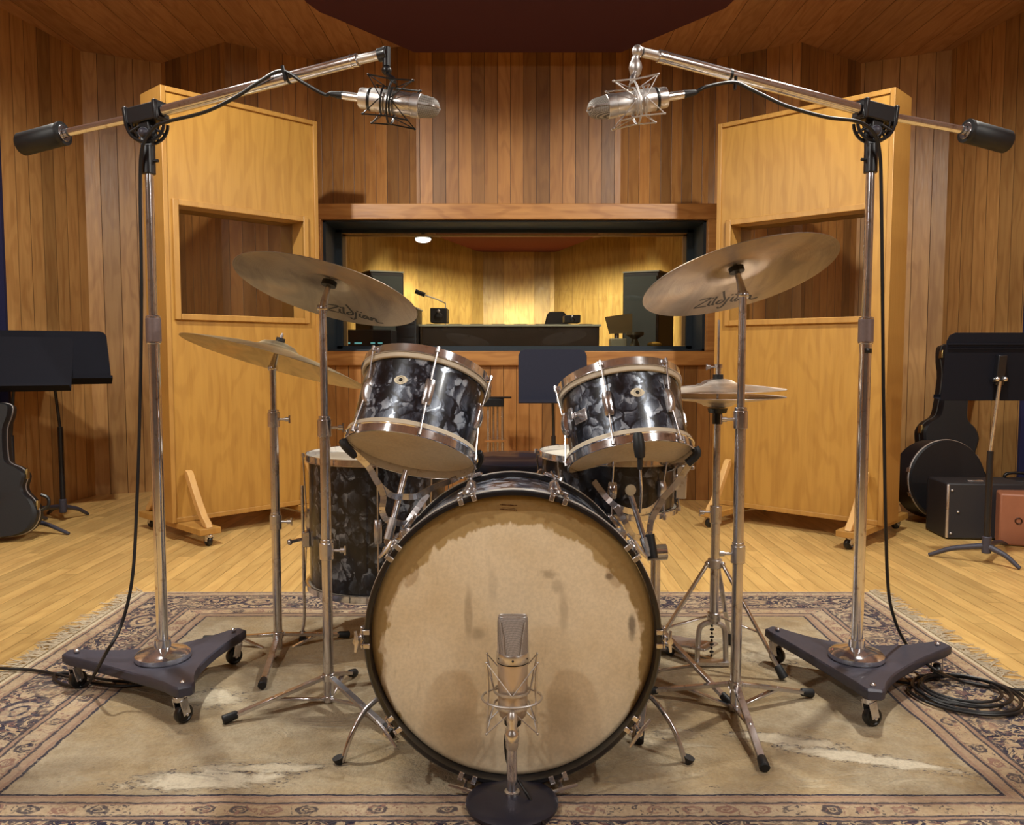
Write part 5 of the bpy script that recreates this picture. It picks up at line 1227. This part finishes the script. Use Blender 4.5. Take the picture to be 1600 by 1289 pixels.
# ------------------------------------------------------------------ control room contents
def speaker(label, x0, x1, y, ztop, side_w, sgn):
    """front face from x0 to x1 at y, side face further back"""
    root = thing('monitor_speaker', label, 'speaker', ((x0+x1)/2, y, 0), group='large black speakers in the control room')
    xc, w_ = (x0+x1)/2, x1-x0
    R = Matrix.Rotation(sgn*deg(28), 3, 'Z')
    T = Matrix.Translation((xc, y+.25, 0)) @ R.to_4x4()
    m = MB(); m.T = T; m.box((0, 0, ztop-.40), (w_, .40, .80)); m.build('cabinet', M_black, root, bevel=.01)
    g = MB(); g.T = T; g.box((0, -.205, ztop-.40), (w_*.9, .012, .74)); g.build('grille_cloth', plain('dark_grille_cloth', srgb(74, 80, 78), .9, 0, .2, 200), root, bevel=.004)
    s = MB(); s.T = T; s.box((0, 0, (ztop-.80)/2), (w_*.8, .34, ztop-.80)); s.build('pedestal', M_black, root)
    e = MB(); e.T = T; e.box((0, -.0, ztop+.006), (w_*1.0, .40, .010)); e.build('top_plate', plain('pale_top_plate', srgb(150, 150, 140), .5), root)
    return root
y6 = 6.5
speaker('large black speaker at the left behind the control room glass', at(556, 450, y6).x, at(612, 450, y6).x, y6, at(600, 424, y6).z, 0, 1)
speaker('large black speaker at the right behind the control room glass', at(992, 450, y6).x, at(1052, 450, y6).x, y6, at(1000, 424, y6).z, 0, -1)
yc = 6.1; xa, xb = at(655, 505, yc).x, at(937, 505, yc).x; zt_ = at(800, 507, yc).z
con = thing('mixing_console', 'long dark mixing console behind the control room glass', 'mixing console', ((xa+xb)/2, yc, 0))
MB().box(((xa+xb)/2, yc+.35, zt_/2), (xb-xa, .66, zt_-.02)).build('desk_body', plain('dark_walnut_veneer', srgb(52, 40, 30), .25, 0, .3, 8, coat=.5), con, bevel=.006)
MB().box(((xa+xb)/2, yc+.33, zt_-.006), (xb-xa+.02, .68, .014)).build('top_edge', plain('pale_edge', srgb(170, 165, 140), .4), con)
mpn = MB()
for i in range(8): mpn.box((xa+.08+i*(xb-xa-.16)/7, yc+.40, zt_+.006), (.10, .36, .012))
mpn.build('channel_strips', M_black, con); con.children[-1]['kind'] = 'stuff'
def nearfield(x0, x1, ytop, yb_, y, label, nm='small_speaker', cat='speaker'):
    a, b = at(x0, ytop, y), at(x1, yb_, y); root = thing(nm, label, cat, ((a.x+b.x)/2, y, b.z))
    MB().box(((a.x+b.x)/2, y+.11, (a.z+b.z)/2), (b.x-a.x, .22, a.z-b.z)).build('cabinet', M_black, root, bevel=.006)
    w_ = b.x-a.x; h_ = a.z-b.z
    MB().lathe([(0, .004), (min(w_, h_)*.20, .006), (min(w_, h_)*.32, -.002)], frame(((a.x+b.x)/2, y-.001, b.z+h_*.38), (0, -1, 0)), 24).build('woofer', M_plast, root)
    MB().lathe([(0, .006), (min(w_, h_)*.12, -.001)], frame(((a.x+b.x)/2, y-.001, b.z+h_*.78), (0, -1, 0)), 20).build('tweeter', M_steel, root)
    return root
nearfield(672, 698, 481, 504, 6.15, 'small black speaker on the left end of the mixing console')
rk = at(625, 482, 5.95); ra, rb_ = at(618, 482, 5.95), at(650, 482, 5.95)
rk_ = thing('equipment_rack', 'dark equipment rack left of the mixing console behind the glass', 'equipment rack', (rk.x, 5.95, 0))
MB().box(((ra.x+rb_.x)/2, 6.15, ra.z/2), (rb_.x-ra.x, .40, ra.z)).build('cabinet', M_black, rk_, bevel=.005)
MB().box(((ra.x+rb_.x)/2, 6.15, ra.z+.005), (rb_.x-ra.x+.01, .41, .010)).build('top_plate', plain('pale_rack_top', srgb(160, 160, 150), .5), rk_)
for i in range(4): MB().box(((ra.x+rb_.x)/2, 5.947, ra.z-.08-.09*i), (rb_.x-ra.x-.03, .008, .07)).build('rack_unit', M_blackmetal, rk_, bevel=.002)
# low equipment left
la, lb = at(532, 515, 5.7), at(612, 515, 5.7)
le = thing('equipment_shelf', 'low dark equipment shelf with pale lights at the lower left of the window', 'shelf', ((la.x+lb.x)/2, 5.7, 0))
MB().box(((la.x+lb.x)/2, 5.85, la.z/2), (lb.x-la.x, .3, la.z)).build('cabinet', M_black, le, bevel=.005)
for i, x in enumerate((.05, .12, .22, .27)): MB().box((la.x+x, 5.698, at(550, 536, 5.7).z), (.03 if i != 1 else .05, .004, .010)).build('display', plain('pale_display', srgb(120, 190, 190), .4, emit=srgb(120, 200, 200), estr=.5), le)
# chair and laptop on/behind the console
ya = 7.35; ca, cb = at(855, 487, ya), at(884, 505, ya)
ch_ = thing('office_chair', 'dark office chair back rising behind the mixing console', 'chair', ((ca.x+cb.x)/2, ya, 0))
MB().loft([[V((ca.x+(cb.x-ca.x)*u, ya+v, z)) for u, v in ((0-k, -.03), (1+k, -.03), (1+k, .03), (0-k, .03))] for z, k in ((.55, .1), (cb.z, .12), (ca.z-.03, .02), (ca.z, -.12))]).build('backrest', M_rubber, ch_, bevel=.012)
MB().cyl(((ca.x+cb.x)/2, ya-.2, .05), ((ca.x+cb.x)/2, ya-.2, .45), .03).build('column', M_blackmetal, ch_)
MB().box(((ca.x+cb.x)/2, ya-.22, .48), (.42, .42, .08)).build('seat', M_rubber, ch_, bevel=.02)
for k in range(5):
    a = 2*PI*k/5; MB().bar(((ca.x+cb.x)/2, ya-.2, .06), ((ca.x+cb.x)/2+math.cos(a)*.26, ya-.2+math.sin(a)*.26, .03), .04, .03).build('leg', M_blackmetal, ch_)
nearfield(882, 907, 492, 504, 6.25, 'small grey box on the mixing console beside the office chair', 'outboard_box', 'box')
yt_ = 6.25; p_ = at(965, 505, yt_)
ms = thing('tilted_screen', 'dark tilted screen on a stand right of the mixing console', 'screen', (p_.x, yt_, 0))
sa = [at(945, 496, yt_+.06), at(988, 490, yt_+.10), at(988, 520, yt_-.02), at(952, 522, yt_-.02)]
MB().loft([[p for p in sa], [p+V((0, .015, .004)) for p in sa]]).build('panel', plain('smoky_panel', srgb(84, 72, 50), .2, 0, .2, 12, coat=.5), ms)
MB().cyl((p_.x, yt_+.05, .005), (p_.x, yt_+.05, at(965, 520, yt_).z), .018).build('pole', M_steel, ms)
MB().cyl((p_.x, yt_+.05, 0), (p_.x, yt_+.05, .02), .16, n=28).build('base', M_blackmetal, ms)
pa = at(952, 534, 5.6)
sd = thing('side_table', 'low side table with small objects at the lower right of the window', 'table', (at(975, 530, 5.75).x, 5.75, 0))
x0_, x1_ = at(946, 530, 5.7).x, at(1062, 530, 5.7).x; zt3 = at(950, 541, 5.7).z
MB().box(((x0_+x1_)/2, 5.85, zt3-.02), (x1_-x0_, .34, .03)).build('top', M_black, sd, bevel=.004)
for x in (x0_+.03, x1_-.03):
    for y in (5.72, 5.98): MB().box((x, y, zt3/2-.02), (.03, .03, zt3-.035)).build('leg', M_black, sd)
def obj_on(px0, px1, py0, label, nm, cat, mat, y=5.78, kind='box'):
    a, b_ = at(px0, py0, y), at(px1, py0, y); z0_ = zt3-.005; xc = (a.x+b_.x)/2; r = (b_.x-a.x)/2
    if kind == 'box': o = MB().box((xc, y, (a.z+z0_)/2), (b_.x-a.x, .10, a.z-z0_)).build(nm, mat, bevel=.006)
    elif kind == 'lamp': o = MB().lathe([(0, z0_), (r*.6, z0_), (r*.5, z0_+.02), (r*.3, a.z-.05), (r*.35, a.z-.045), (r, a.z-.02), (r, a.z), (0, a.z)], Matrix.Translation((xc, y, 0)), 32).build(nm, mat)
    else: o = MB().ball((xc, y, z0_+(a.z-z0_)*.5), r, (1, .7, (a.z-z0_)*.5/r), 20).build(nm, mat)
    return tag(o, label, cat)
obj_on(953, 978, 529, 'pale grey box on the side table behind the glass', 'storage_box', 'box', plain('pale_grey_box', srgb(130, 120, 90), .5))
obj_on(978, 1006, 519, 'dark flat-topped desk lamp on the side table behind the glass', 'desk_lamp', 'lamp', plain('bronze_lamp', srgb(96, 88, 66), .35, .5), kind='lamp')
obj_on(1011, 1034, 534, 'low yellow rounded object on the side table behind the glass', 'round_cushion', 'cushion', plain('mustard', srgb(196, 152, 62), .6), kind='ball')
# microphone boom silhouette in the control room
t_ = thing('talkback_microphone', 'small black microphone on a thin arm above the left of the console', 'microphone', (at(690, 500, 6.3).x, 6.3, zt_))
MB().cyl(at(649, 455, 6.3), at(664, 461, 6.3), .017, n=16).build('capsule', M_plast, t_)
MB().tube([at(664, 461, 6.3), at(684, 468, 6.3), at(696, 474, 6.3), V((at(696, 500, 6.3).x, 6.3, zt_+.005))], .005, 8).build('arm', M_steel, t_)
# globe lamp under the control room ceiling
gl0 = at(661, 374, 9.0)
gb = thing('ceiling_globe_lamp', 'glowing white round lamp under the control room ceiling', 'ceiling lamp', (gl0.x, 9.0, 2.24))
MB().ball(gl0, .085, (1, 1, .42), 28).build('globe', plain('lamp_glass', (1, 1, 1), .4, 0, .0, 5, emit=(1, .96, .88, 1), estr=3.0), gb)
MB().lathe([(.04, 0), (.088, .0), (.09, .03), (.04, .035)], Matrix.Translation((gl0.x, 9.0, gl0.z+.012)), 32, closed=True).cyl((gl0.x, 9.0, gl0.z+.03), (gl0.x, 9.0, 2.24), .02).build('canopy', M_blackmetal, gb)
# recessed downlights of the studio ceiling
for (x, y, z), lb_ in zip(DOWN, ('above the left baffle', 'above the right baffle', 'above the camera to the left', 'above the camera to the right')):
    dl = thing('downlight', 'recessed ceiling downlight '+lb_, 'ceiling lamp', (x, y, ZC), group='recessed ceiling downlights')
    MB().lathe([(.060, -.001), (.085, -.001), (.088, -.006), (.064, -.010), (.058, -.004)], Matrix.Translation((x, y, ZC)), 40, closed=True).build('trim_ring', M_blackmetal, dl)
